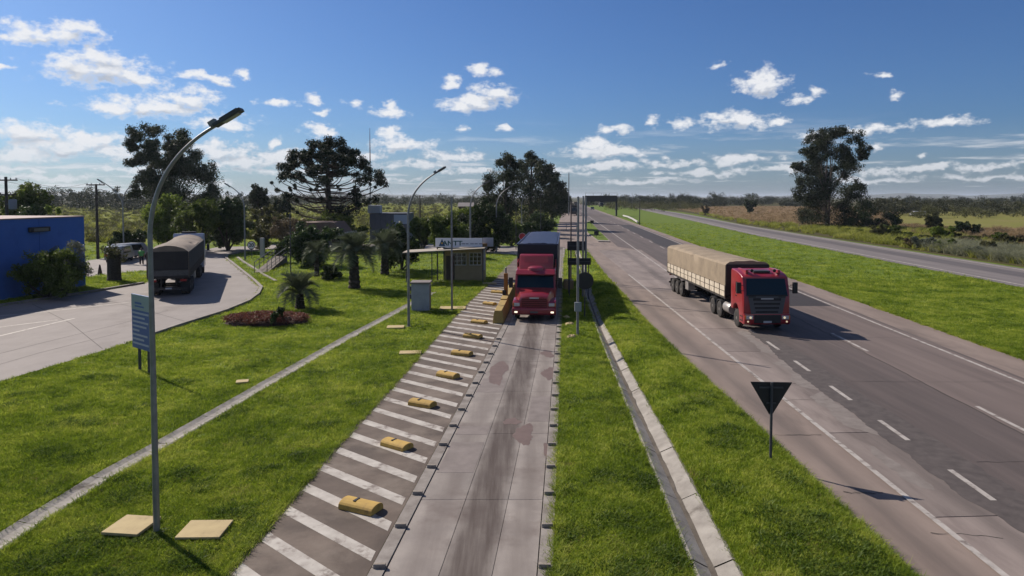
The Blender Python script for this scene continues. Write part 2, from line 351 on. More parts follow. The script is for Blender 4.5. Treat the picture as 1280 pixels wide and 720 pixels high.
def add_track(m, expr_a, expr_b, half, soft, colour, strength, wob=0.25, y0=13.0):
    """oil and tyre stain along a line x = a + b (y - y0), ragged edged, mixed over the base colour"""
    nt = m.node_tree; N = nt.nodes.new; L = nt.links.new; bs = nt.nodes['Principled BSDF']; src = bs.inputs['Base Color'].links[0].from_socket
    tc = N('ShaderNodeTexCoord'); sp = N('ShaderNodeSeparateXYZ'); L(tc.outputs['Object'], sp.inputs[0])
    def mth(op, a, b=None):
        n = N('ShaderNodeMath'); n.operation = op
        for i, v in enumerate((a, b)):
            if v is None: continue
            if isinstance(v, (int, float)): n.inputs[i].default_value = v
            else: L(v, n.inputs[i])
        return n.outputs[0]
    def nz(sx, sy, sc, det):
        mp = N('ShaderNodeMapping'); mp.inputs['Scale'].default_value = (sx, sy, 1); L(tc.outputs['Object'], mp.inputs[0]); n = N('ShaderNodeTexNoise'); n.inputs['Scale'].default_value = sc; n.inputs['Detail'].default_value = det; n.inputs['Roughness'].default_value = .65; L(mp.outputs[0], n.inputs['Vector']); return n.outputs['Fac']
    u = mth('SUBTRACT', sp.outputs[0], mth('ADD', mth('MULTIPLY', mth('SUBTRACT', sp.outputs[1], y0), expr_b), expr_a))
    d = mth('ADD', mth('ABSOLUTE', u), mth('MULTIPLY', mth('SUBTRACT', nz(1, .25, 1.6, 6), .5), wob * 2))
    mr = N('ShaderNodeMapRange'); mr.interpolation_type = 'SMOOTHSTEP'; L(d, mr.inputs[0]); mr.inputs[1].default_value = half + soft; mr.inputs[2].default_value = half - soft
    mr2 = N('ShaderNodeMapRange'); L(nz(2.5, .15, 1.3, 5), mr2.inputs[0]); mr2.inputs[1].default_value = .3; mr2.inputs[2].default_value = .62; mr2.inputs[3].default_value = strength * .5; mr2.inputs[4].default_value = strength
    f = mth('MULTIPLY', mr.outputs[0], mr2.outputs[0]); mx = N('ShaderNodeMix'); mx.data_type = 'RGBA'; L(f, mx.inputs[0]); L(src, mx.inputs[6]); mx.inputs[7].default_value = (*[c * ALB for c in colour], 1); L(mx.outputs[2], bs.inputs['Base Color'])
add_track(M_conc, -0.80, 0.084, 0.42, 0.20, (0.075, 0.052, 0.042), 1.0)
add_track(M_conc, -1.75, 0.084, 0.30, 0.25, (0.17, 0.138, 0.122), 0.75)
add_track(M_conc, 0.12, 0.082, 0.25, 0.22, (0.18, 0.148, 0.128), 0.7)
add_track(M_asph, 13.6, 0.072, 0.5, 0.4, (0.085, 0.068, 0.062), 0.6, y0=21.4); add_track(M_asph, 12.3, 0.072, 0.35, 0.3, (0.085, 0.068, 0.062), 0.6, y0=21.4)
add_track(M_slab, 10.4, 0.055, 0.35, 0.3, (0.12, 0.098, 0.088), 0.7, y0=15.7); add_track(M_shoulder, 8.3, 0.01, 0.3, 0.3, (0.13, 0.105, 0.092), 0.7, y0=15.7)

# ------------------------------------------------------------------ the ground sheet
def smooth01(t): t = np.clip(t, 0, 1); return t * t * (3 - 2 * t)
def vint(f, Y): 
    u = np.linspace(Y.min(), Y.max(), 4000); return np.interp(Y, u, [f(a) for a in u])
def terrain(X, Y):
    Z = np.zeros_like(X) - 0.02
    l, r = vint(dr_l, Y), vint(dr_r, Y); mid = (l + r) / 2; hw = (r - l) / 2
    near = smooth01((96 - Y) / 8)
    d = np.abs(X - mid)
    Z -= near * 0.62 * smooth01((hw + 0.12 - d) / 0.25)
    hl = vint(hw_l, Y); t = (X - r) / np.maximum(hl - r, 0.3)           # bank between the drain and the highway
    Z += near * 0.30 * np.where((t > 0) & (t < 1), np.sin(np.clip(t, 0, 1) * np.pi) ** 0.8, 0) * smooth01((Y - 4) / 10)
    lr = 0.80 + 0.079 * (Y - 13); t = (X - lr) / np.maximum(l - lr, 0.3)
    Z += near * 0.10 * np.where((t > 0) & (t < 1), np.sin(np.clip(t, 0, 1) * np.pi), 0)
    g = vint(gut, Y); ng = smooth01((52 - Y) / 3)
    Z -= ng * 0.45 * smooth01((0.36 - np.abs(X - g)) / 0.22)
    ex = vint(edge_d, Y) + 0.6; ee = vint(edge_e, Y) - 0.6; t = (X - ex) / np.maximum(ee - ex, 1)   # shallow median swale
    Z -= 0.25 * np.where((t > 0) & (t < 1), np.sin(np.clip(t, 0, 1) * np.pi), 0) * smooth01((300 - Y) / 100)
    return Z
def axis_pts(segs):
    out = []
    for a, b, st in segs: out += list(np.arange(a, b, st))
    return np.array(out + [segs[-1][1]])
gx = axis_pts([(-9000, -1000, 1000), (-1000, -200, 100), (-200, -50, 10), (-50, -12, 1.0), (-12, 12, 0.2), (12, 60, 1.0), (60, 200, 10), (200, 1000, 100), (1000, 9000, 1000)])
gy = axis_pts([(-300, 0, 30), (0, 60, 0.4), (60, 110, 1.0), (110, 400, 10), (400, 1600, 100), (1600, 13000, 1000)])
GX, GY = np.meshgrid(gx, gy); GZ = terrain(GX, GY)
nx, ny = len(gx), len(gy); idx = np.arange(nx * ny).reshape(ny, nx)
Vg = np.stack([GX.ravel(), GY.ravel(), GZ.ravel()], 1)
Fg = np.stack([idx[:-1, :-1].ravel(), idx[:-1, 1:].ravel(), idx[1:, 1:].ravel(), idx[1:, :-1].ravel()], 1)
tag(link('ground', np_mesh('ground', Vg, Fg, M_lawn, smooth=True)), 'green grassy ground spreading out to the horizon', kind='structure')

def ysteps(y0, y1):
    out = [y0]
    while out[-1] < y1: out.append(min(y1, out[-1] + max(1.2, out[-1] * 0.06)))
    return out
def strip(name, fl, fr, y0, y1, z, m, parent=None, ys=None):
    ys = ys or ysteps(y0, y1); V = []; Fs = []
    for y in ys: V += [(fl(y), y, z), (fr(y), y, z)]
    for i in range(len(ys) - 1): Fs.append((2*i, 2*i+1, 2*i+3, 2*i+2))
    return link(name, np_mesh(name, V, Fs, m), parent)
def poly_sheet(name, pts, z, m, parent=None):
    me = bpy.data.meshes.new(name); bm = bmesh.new()
    vs = [bm.verts.new((p[0], p[1], z)) for p in pts]; es = [bm.edges.new((vs[i], vs[(i+1) % len(vs)])) for i in range(len(vs))]
    bmesh.ops.triangle_fill(bm, edges=es, use_beauty=True)
    for f in bm.faces:
        f.normal_update()
        if f.normal.z < 0: f.normal_flip()
    bm.to_mesh(me); bm.free(); me.materials.append(m)
    return link(name, me, parent)
def wall_strip(name, pts, w, z0, z1, m, parent=None, side=0.0):
    """solid strip of width w and height z0..z1 along a ground polyline"""
    pts = [Vector((p[0], p[1], 0)) for p in pts]; b = MB(); n = len(pts)
    for i, p in enumerate(pts):
        t = (pts[min(i+1, n-1)] - pts[max(i-1, 0)]).normalized(); s = Vector((t.y, -t.x, 0))
        a, c = p + s * (side - w/2), p + s * (side + w/2)
        b.v += [(a.x, a.y, z0), (a.x, a.y, z1), (c.x, c.y, z1), (c.x, c.y, z0)]
    for i in range(n - 1):
        for k in range(4): b.f.append((4*i + k, 4*i + (k+1) % 4, 4*i + 4 + (k+1) % 4, 4*i + 4 + k))
    b.f += [(0, 1, 2, 3), (4*n - 1, 4*n - 2, 4*n - 3, 4*n - 4)]
    return b.build(name, m, parent)
def slab(name, fl, fr, y0, y1, z0, z1, m, parent, gap=0.012, skew=0.0):
    """one concrete slab between two edges, with a chamfered rim"""
    g = gap; b = MB()
    A = [(fl(y0) + g, y0 + g), (fr(y0) - g, y0 + g + skew), (fr(y1) - g, y1 - g + skew), (fl(y1) + g, y1 - g)]
    c = 0.005; cx = sum(p[0] for p in A) / 4; cy = sum(p[1] for p in A) / 4
    B = [(p[0] + (c if p[0] < cx else -c), p[1] + (c if p[1] < cy else -c)) for p in A]
    b.v = [(x, y, z0) for x, y in A] + [(x, y, z1 - 0.006) for x, y in A] + [(x, y, z1) for x, y in B]
    b.f = [(8, 9, 10, 11)] + [(i, (i+1) % 4, 4 + (i+1) % 4, 4 + i) for i in range(4)] + [(4 + i, 4 + (i+1) % 4, 8 + (i+1) % 4, 8 + i) for i in range(4)]
    return b.build(name, m, parent)

# ---- inspection lane
lane = strip('lane_road', lane_l, lane_r, 3, 96, 0.012, mat('lane_bed', (.10, .085, .075), .95))
tag(lane, 'concrete weighing lane with dark oil track running under the red truck', kind='structure')
ky = 0.30                                                        # kerb width
c1 = lambda y: lane_l(y) + ky + 1.02
c2 = lambda y: lane_l(y) + ky + 1.02 + 0.98
ys = [2.0, 6.6, 11.1] + [15.65 + 4.45 * k for k in range(18)]
for a, b_ in zip(ys[:-1], ys[1:]):
    slab('slab', lambda y: lane_l(y) + ky, c1, a, b_, -0.05, 0.03, M_conc, lane, gap=.003, skew=0.02)
    slab('slab', c1, c2, a, b_, -0.05, 0.0305, M_conc, lane, gap=.003, skew=0.02)
    slab('slab', c2, lambda y: lane_r(y) - ky, a, b_, -0.05, 0.031, M_conc, lane, gap=.003, skew=0.02)
def kerb_pieces(fl, fr, y0, y1, z1, m, parent, ln=1.6):
    y = y0
    while y < y1:
        e = ln if y < 45 else 6.0
        slab('kerb', fl, fr, y, y + e, -0.1, z1, m, parent, gap=0.006); y += e
kerb_pieces(lane_l, lambda y: lane_l(y) + ky - 0.01, 3.1, 70, 0.05, M_kerb, lane)
kerb_pieces(lambda y: lane_r(y) - ky + 0.01, lane_r, 3.1, 92, 0.05, M_kerb, lane)
stud_me = MB().prism([(-0.055, 0), (0.055, 0), (0.035, 0.075), (-0.035, 0.075)], -0.115, 0.115, 'x').mesh('kerb_block', mat('kerb_block_concrete', (0.40, 0.35, 0.29), 0.85, (0.2, 0.165, 0.135), 6, 0.8), bevel=0.012)
for k in range(24):
    y = 11.1 + 1.6 * k
    for f, off in ((lane_l, 0.16), (lane_r, -0.16)):
        if f is lane_l and y > 34: continue
        o = link('kerb_block', stud_me, lane); o.location = (f(y) + off, y, 0.05); o.rotation_euler.z = random.uniform(-.05, .05)
M_patch = mat('damp_patch', (0.19, 0.13, 0.11), 0.65, (0.15, 0.10, 0.085), 3, 0.8)
M_patch2 = mat('old_repair', (0.20, 0.168, 0.152), 0.8, (0.27, 0.23, 0.21), 2, 0.8)
def blob(cx, cy, rx, ry, n=38, j=0.22, seed=0):
    r = random.Random(seed); ph = [r.uniform(0, 6.28) for _ in range(3)]
    out = []
    for k in range(n):
        w = 2 * math.pi * k / n; s = 1 + r.uniform(-.13, .13) + j * math.sin(2 * w + ph[0]) + j * .7 * math.sin(3 * w + ph[1]) + j * .45 * math.sin(5 * w + ph[2])
        out.append((cx + rx * s * math.cos(w), cy + ry * s * math.sin(w)))
    return out
for i, (px, py, rx, ry) in enumerate([(655,544,.32,.7),(686,468,.22,1.1),(622,466,.35,1.7),(640,528,.22,.35),(688,566,.16,.7),(684,443,.28,.6)]):
    p = P(px, py); poly_sheet('damp_stain', blob(p.x, p.y, rx, ry, seed=i), 0.0345, M_patch, lane)
for (ya, yb) in ((17.2, 19.4), (24.4, 26.3), (20.0, 20.8)):
    slab('repair_patch', lambda y: lane_l(y) + ky + 0.03, lambda y: c1(y) - 0.03, ya, yb, 0.0, 0.0335, M_patch2, lane)
slab('repair_patch', lambda y: c2(y) + 0.06, lambda y: lane_r(y) - ky - 0.02, 21.2, 23.9, 0.0, 0.0345, M_patch2, lane)

# ---- striped hatching beside the lane
hat = strip('hatched_apron', hatch_l, lambda y: lane_l(y) - 0.02, 3, 82, 0.016, M_hatch)
tag(hat, 'dark concrete apron with slanting white stripes beside the lane', kind='structure')
for n in range(-6, 36):
    y = 13.16 + 1.22 * n
    w = 0.195 + random.uniform(-.012, .012)
    yl = y + 2.0
    xr0, xr1 = lane_l(y) - 0.10, lane_l(y + 2*w) - 0.10
    xl0 = hatch_l(yl) + 0.12 + random.uniform(0, .06)
    V = [(xl0, yl - w, 0.0205), (xr0, y - w, 0.0205), (xr0 + 0.02, y + w, 0.0205), (xl0 + 0.02, yl + w, 0.0205)]
    link('stripe', np_mesh('stripe', V, [(0, 1, 2, 3)], M_white), hat)

# ---- highway
hwy = strip('highway', hw_l, edge_d, 2, 900, 0.004, M_shoulder)
tag(hwy, 'wide highway carriageway with worn concrete shoulder and painted lines', kind='structure')
y = 4.0
while y < 88:
    e = 5.4
    slab('slab', line_0, lambda t: line_a(t) + 0.55, y, y + e, -0.03, 0.016, M_slab, hwy, gap=0.018, skew=0.12)
    y += e
strip('asphalt_lane', lambda t: line_a(t) + (0.62 if t < 92 else -2.0), lambda t: line_c(t) + 0.5, 2, 900, 0.0145, M_asph, hwy)
strip('fresh_asphalt', lambda t: line_b(t) + 0.35 + 0.25 * math.sin(t * 0.35), lambda t: line_c(t) - 0.18, 44, 172, 0.019, M_newas, hwy)
strip('worn_lane', lambda t: line_b(t) - 0.25, lambda t: line_c(t) + 0.3, 2, 44, 0.0185, mat('brown_worn_asphalt', (0.205, 0.160, 0.142), 0.85, (0.145, 0.112, 0.10), 0.7, 0.8, 0.4, 60, stretch=(2.2, 0.12, 1)), hwy)
# ragged dark overlay along the joint between slabs and asphalt
V = []; Fs = []; rr = random.Random(3)
ysr = np.arange(11, 48, 0.16); wk = 0.3; wk2 = .8
for t in ysr:
    wk = min(.75, max(.0, wk + rr.uniform(-.07, .07))); wk2 = min(.95, max(.68, wk2 + rr.uniform(-.04, .04)))
    V += [(line_a(t) + 0.12 - wk, t, 0.0195), (line_a(t) + wk2, t, 0.0195)]
for i in range(len(ysr) - 1): Fs.append((2*i, 2*i+1, 2*i+3, 2*i+2))
link('tar_seam', np_mesh('tar_seam', V, Fs, mat('tar_seam', (0.075, 0.062, 0.058), 0.9, (0.12, 0.10, 0.093), 3, 0.8)), hwy)
for (y0, y1, a, wd) in ((20.0, 24.5, .55, .55), (24.6, 29.5, .35, .8), (16.2, 19.2, 1.0, .3), (30.2, 36.0, .3, .6)):
    pts = []; w1 = 0.
    for t in np.arange(y0, y1, .16): w1 = min(.18, max(-.18, w1 + rr.uniform(-.07, .07))); pts.append((line_a(t) - a + w1, t))
    for t in np.arange(y1, y0, -.16): w1 = min(.3, max(-.2, w1 + rr.uniform(-.09, .09))); e = min(1, (t - y0 + .15) / .8, (y1 - t + .15) / .8); pts.append((line_a(t) - a - wd * e + w1, t))
    poly_sheet('pothole_patch', pts, 0.0175, mat('pothole_patch', (0.27, 0.235, 0.212), 0.9, (0.20, 0.17, 0.152), 3, 0.8), hwy)
def crack(pts, w, z, par):
    V = []; Fs = []
    for i, p in enumerate(pts):
        ww = w * rr.uniform(.5, 1.3); V += [(p[0] - ww * .5, p[1] - ww, z), (p[0] + ww * .5, p[1] + ww, z)]
    for i in range(len(pts) - 1): Fs.append((2*i, 2*i+1, 2*i+3, 2*i+2))
    link('crack', np_mesh('crack', V, Fs, M_joint), par)
for k in range(16):
    y0 = 13.5 + 3.1 * k + rr.uniform(-.8, .8); x0 = rr.uniform(hw_l(y0) + .2, line_0(y0)); x1 = x0 + rr.uniform(.8, 2.4); n = 12; yy = y0; pts = []
    for i in range(n): yy += rr.uniform(-.06, .06); pts.append((x0 + (x1 - x0) * i / (n - 1), yy))
    crack(pts, .012, .0185, hwy)
for k in range(5):
    y0 = 18 + 8 * k; x0 = line_a(y0) + 1.0; n = 24; yy = y0; pts = []
    for i in range(n): yy += rr.uniform(-.05, .05); pts.append((x0 + (line_c(y0) - x0) * i / (n - 1), yy))
    crack(pts, .010, .0205, hwy)
xx = line_b(24); pts = []
for t in np.arange(20, 44, .5): xx = line_b(t) - .25 + rr.uniform(-.05, .05); pts.append((xx, t))
V = [v for p in pts for v in ((p[0] - .02, p[1], .0207), (p[0] + .02, p[1], .0207))]; link('crack', np_mesh('crack', V, [(2*i, 2*i+1, 2*i+3, 2*i+2) for i in range(len(pts) - 1)], M_joint), hwy)
strip('edge_line', lambda t: line_0(t) - 0.075, lambda t: line_0(t) + 0.075, 3, 62, 0.0245, M_line, hwy)
strip('edge_line', lambda t: line_c(t) - 0.08, lambda t: line_c(t) + 0.08, 3, 600, 0.0245, M_line, hwy)
strip('edge_line', lambda t: line_a(t) - 0.08, lambda t: line_a(t) + 0.08, 62, 600, 0.0245, M_line, hwy)
for k in range(14):
    y0 = 8.2 + 3.93 * k
    strip('lane_dash', lambda t: line_a(t) - 0.075, lambda t: line_a(t) + 0.075, y0 + 3.5, y0 + 5.3, 0.0245, M_line, hwy, ys=[y0 + 3.5, y0 + 5.3])
for k in range(16):
    y0 = 18.6 + 12.4 * k
    strip('lane_dash', lambda t: line_b(t) - 0.075, lambda t: line_b(t) + 0.075, y0, y0 + 4.2, 0.0245, M_line, hwy, ys=[y0, y0 + 4.2])
ramp = strip('exit_ramp', ramp_l, lambda t: line_a(t) + 0.2 if t > 98 else lane_r(t) + 4.5 + (t - 90) * 0.3, 91, 760, -0.003, M_shoulder)
tag(ramp, 'concrete exit ramp leaving the highway towards the weighing lane', kind='structure')
# ---- far carriageway
hw2 = strip('far_carriageway', edge_e, edge_f, 20, 760, 0.004, mat('far_asphalt', (0.24, 0.21, 0.20), 0.85, (0.17, 0.15, 0.145), .6, .8, stretch=(2, .15, 1)))
tag(hw2, 'far carriageway beyond the grass median', kind='structure')
strip('tyre_track', lambda t: edge_e(t) * .42 + edge_f(t) * .58 - 1.0, lambda t: edge_e(t) * .36 + edge_f(t) * .64 + 1.0, 20, 500, 0.009, mat('far_dark_asphalt', (0.10, 0.088, 0.09), 0.85, (0.15, 0.133, 0.13), .8, .8, stretch=(2.5, .15, 1)), hw2)
strip('edge_line', lambda t: edge_e(t) + 1.0, lambda t: edge_e(t) + 1.2, 20, 500, 0.014, M_white, hw2)
strip('edge_line', lambda t: edge_f(t) - 1.1, lambda t: edge_f(t) - 0.9, 20, 500, 0.014, M_white, hw2)
# ---- exit road on the left, car park, service road
exr = poly_sheet('exit_road', exit_poly, 0.004, M_exit); tag(exr, 'pale concrete exit road curving past the blue building', kind='structure')
wall_strip('kerb', [P(a, b) for a, b in EXIT_NEAR[4:]], 0.22, -0.02, 0.14, M_kerb, exr, side=0.1)
wall_strip('kerb', [P(a, b) for a, b in EXIT_FAR[5:]], 0.22, -0.02, 0.14, M_kerb, exr, side=0.1)
for pl in ([(-60,404),(0,395),(45,391),(105,384.5),(161,378)], [(-60,424),(0,409),(36,404.5),(72,400)], [(-60,439),(0,420),(46,409),(93,398)]):
    pts = [P(a, b) for a, b in pl]
    V = []; Fs = []
    for i, p in enumerate(pts):
        t = (pts[min(i+1, len(pts)-1)] - pts[max(i-1, 0)]).normalized(); s = Vector((t.y, -t.x, 0)) * 0.085
        V += [(p.x + s.x, p.y + s.y, 0.009), (p.x - s.x, p.y - s.y, 0.009)]
    for i in range(len(pts) - 1): Fs.append((2*i, 2*i+1, 2*i+3, 2*i+2))
    link('lane_line', np_mesh('lane_line', V, Fs, M_white), exr)
for pl in ([(-40,452),(60,427),(150,405),(210,388)], [(-60,473),(50,441),(150,416)], [(40,380),(88,404),(128,436)], [(120,372),(190,390),(232,402)]):   # slab joints of the exit road
    pts = [P(a, b) for a, b in pl]; V = []; Fs = []
    for i, p in enumerate(pts):
        t = (pts[min(i+1, len(pts)-1)] - pts[max(i-1, 0)]).normalized(); s = Vector((t.y, -t.x, 0)) * 0.014
        V += [(p.x + s.x, p.y + s.y, 0.0075), (p.x - s.x, p.y - s.y, 0.0075)]
    for i in range(len(pts) - 1): Fs.append((2*i, 2*i+1, 2*i+3, 2*i+2))
    link('slab_joint', np_mesh('slab_joint', V, Fs, M_joint), exr)
lot = poly_sheet('parking_lot', lot_poly, -0.002, M_exit); tag(lot, 'small parking area behind the exit road', kind='structure')
srv = poly_sheet('service_road', serv_poly, -0.004, M_exit); tag(srv, 'service road passing behind the kiosk', kind='structure')

# ---- drains
dr = empty('drain_channel', (0, 0, 0)); tag(dr, 'concrete drainage channel running through the grass verge', kind='structure')
def drain_piece(y0, y1, z):
    b = MB(); n = 4; prof = [(-0.06, 0.0), (0.03, 0.025), (0.36, -0.115), (0.44, -0.15), (0.52, -0.125), (0.95, 0.03), (1.06, 0.0)]
    rows = []
    for i in range(n + 1):
        t = y0 + (y1 - y0) * i / n; l, r = dr_l(t), dr_r(t)
        rows.append([(l + (r - l) * u, t, z + h) for u, h in prof])
    b.v = [v for r_ in rows for v in r_]; k = len(prof)
    for i in range(n):
        for j in range(k - 1): b.f.append((i*k + j, i*k + j + 1, (i+1)*k + j + 1, (i+1)*k + j))
    b.build('drain_segment', M_drain, dr)
y = 4.0; rr = random.Random(5)
while y < 88:
    e = 3.0 if y < 45 else 8.0
    drain_piece(y + 0.02, y + e - 0.02, rr.uniform(-0.012, 0.012)); y += e
strip('drain_underlay', lambda t: dr_l(t) + 0.06, lambda t: dr_r(t) - 0.06, 4, 88, -0.30, M_mud, dr)
# wandering silt line in the bottom of the channel
V = []; Fs = []; ysr = np.arange(5, 60, 0.5)
for t in ysr:
    l, r = dr_l(t), dr_r(t); w = 0.05 + 0.045 * rr.random(); m_ = l + (r - l) * 0.43 + rr.uniform(-.02, .02)
    V += [(m_ - w, t, -0.118), (m_ + w, t, -0.112)]
for i in range(len(ysr) - 1): Fs.append((2*i, 2*i+1, 2*i+3, 2*i+2))
link('silt', np_mesh('silt', V, Fs, M_mud), dr)
gt = empty('gutter_channel', (0, 0, 0)); tag(gt, 'narrow concrete gutter crossing the left lawn', kind='structure')
y = 5.0
while y < 50:
    b = MB(); prof = [(-0.30, 0.01), (-0.25, 0.03), (-0.08, -0.015), (0.08, -0.015), (0.25, 0.03), (0.30, 0.01)]; rows = []
    for t in (y + 0.012, y + 1.2, y + 2.388): rows.append([(gut(t) + u, t, h) for u, h in prof])
    b.v = [v for r_ in rows for v in r_]; k = len(prof)
    for i in range(2):
        for j in range(k - 1): b.f.append((i*k + j, i*k + j + 1, (i+1)*k + j + 1, (i+1)*k + j))
    b.build('gutter_segment', M_drain, gt); y += 2.4

# ---- fields
M_dry = mat('dry_grass_field', (0.27, 0.175, 0.10), 0.95, (0.19, 0.14, 0.07), 0.05, 0.9, spec=0.05)
M_past = mat('pasture_grass', (0.250, 0.273, 0.039), 0.95, (0.163, 0.195, 0.033), 0.12, 0.9, col3=(0.188, 0.195, 0.044), scale3=0.03, spec=0.05)
M_scrubg = mat('scrub_ground', (0.075, 0.075, 0.03), 0.95, (0.11, 0.095, 0.045), 0.15, 0.9, spec=0.05)
M_meadow = mat('meadow_grass', (0.20, 0.21, 0.05), 0.95, (0.25, 0.225, 0.08), 0.08, 0.9, spec=0.05)
def field(label, pts, z, m): tag(poly_sheet('field', [P(a, b) for a, b in pts], z, m), label, kind='structure')
field('scrubby rough ground beyond the far carriageway', [(1500,370),(1280,334),(1094,306),(930,281),(869,267.5),(830,262),(815,255),(900,251),(1500,250)], -0.012, M_scrubg)
tag(poly_sheet('plain', [(-9000, 560, 0), (9000, 560, 0), (9000, 12900, 0), (-9000, 12900, 0)], -0.014, mat('far_plain', (0.075, 0.082, 0.040), 0.95, (0.11, 0.10, 0.055), 0.006, .9, spec=.05)), 'far olive plain under the horizon', kind='structure')
field('dry brown grass field beyond the far carriageway', [(1150,285),(1000,280),(930,276),(880,267),(845,261),(850,258),(940,257.5),(1060,258),(1120,264)], -0.008, M_dry)
field('bright green meadow near the right edge', [(1110,268),(1120,280),(1180,285),(1300,289),(1420,291),(1420,263),(1280,263.5),(1180,264)], -0.006, M_meadow)
field('straw coloured strip in front of the meadow', [(1220,285),(1230,296),(1300,310),(1420,318),(1420,287),(1300,285)], -0.004, M_dry)
field('tussocky green pasture behind the trees', [(-120,312),(100,306),(300,302),(480,300),(560,296),(640,288),(690,272),(695,258),(600,254),(300,254),(0,256),(-120,256)], -0.010, M_past)
# ------------------------------------------------------------------ vegetation
M_bark = mat('bark', (0.10, 0.075, 0.055), 0.95, (0.05, 0.038, 0.03), 4, 0.8, 0.6, 14, stretch=(1, 1, .25))
M_bark_pale = mat('pale_bark', (0.22, 0.18, 0.145), 0.9, (0.09, 0.07, 0.055), 3, 0.8, 0.4, 12, stretch=(1, 1, .2))
L_euc = leaf_mat('eucalyptus_leaves', (0.018, 0.029, 0.014), (0.062, 0.077, 0.036), 0.22)
L_dark = leaf_mat('dark_leaves', (0.018, 0.033, 0.013), (0.066, 0.098, 0.030), 0.22)
L_mid = leaf_mat('mid_green_leaves', (0.052, 0.078, 0.017), (0.147, 0.190, 0.038), 0.35)
L_light = leaf_mat('light_green_leaves', (0.079, 0.120, 0.019), (0.208, 0.263, 0.047), 0.4)
L_olive = leaf_mat('olive_leaves', (0.046, 0.053, 0.020), (0.127, 0.124, 0.046), 0.3)
L_brown = leaf_mat('dry_twiggy_leaves', (0.066, 0.048, 0.029), (0.162, 0.126, 0.072), 0.2)
L_arau = leaf_mat('araucaria_needles', (0.009, 0.017, 0.008), (0.029, 0.044, 0.018), 0.1)
L_palm = leaf_mat('palm_fronds', (0.050, 0.066, 0.037), (0.132, 0.154, 0.088), 0.25, 0.75)
L_red = leaf_mat('red_leaves', (0.105, 0.036, 0.028), (0.266, 0.105, 0.073), 0.25, third=(0.168, 0.168, 0.056))
L_silver = leaf_mat('silver_shrub_leaves', (0.084, 0.102, 0.066), (0.228, 0.246, 0.180), 0.3)

def leaf_cloud(centers, radii, per, size, rng, flat=0.0, shell=0.5, tintspread=0.35, asp=0.45):
    """leaf-sized quads spread through ellipsoidal clumps -> verts, faces, tint"""
    C = np.repeat(np.asarray(centers, float), per, axis=0); Rr = np.repeat(np.asarray(radii, float), per, axis=0)
    n = len(C)
    d = rng.normal(size=(n, 3)); d /= np.linalg.norm(d, axis=1, keepdims=True)
    rad = rng.random(n) ** shell
    Pn = C + d * rad[:, None] * Rr
    nr = rng.normal(size=(n, 3)); nr[:, 2] = nr[:, 2] * (1 + flat) + flat
    nr += d * 0.8
    nr /= np.linalg.norm(nr, axis=1, keepdims=True)
    a = np.cross(nr, rng.normal(size=(n, 3))); a /= np.linalg.norm(a, axis=1, keepdims=True)
    b = np.cross(nr, a)
    s = size * rng.uniform(0.6, 1.35, n)[:, None]
    V = np.stack([Pn - a * s, Pn - b * s * asp + nr * s * .1, Pn + a * s, Pn + b * s * asp + nr * s * .1], 1).reshape(-1, 3)
    Fq = np.arange(n * 4).reshape(n, 4)
    tc = np.repeat(rng.uniform(0.5 - tintspread, 0.5 + tintspread, len(centers)), per) + rng.normal(0, 0.16, n)
    return V, Fq, np.repeat(np.clip(tc, 0, 1), 4)
def crown(name, centers, radii, per, size, m, parent, seed=0, **kw):
    V, Fq, t = leaf_cloud(centers, radii, per, size, np.random.default_rng(seed), **kw)
    return link(name, np_mesh(name, V, Fq, m, t), parent)
def sub_clumps(centers, radii, k, frac, rng):
    """split every big clump into k smaller ones near its surface"""
    cs, rs = [], []
    for c, r in zip(centers, radii):
        for _ in range(k):
            d = rng.normal(size=3); d /= np.linalg.norm(d); u = rng.random() ** 0.4
            cs.append(np.asarray(c) + d * np.asarray(r) * u * 0.85); rs.append(np.asarray(r) * frac * rng.uniform(.7, 1.3))
    return cs, rs
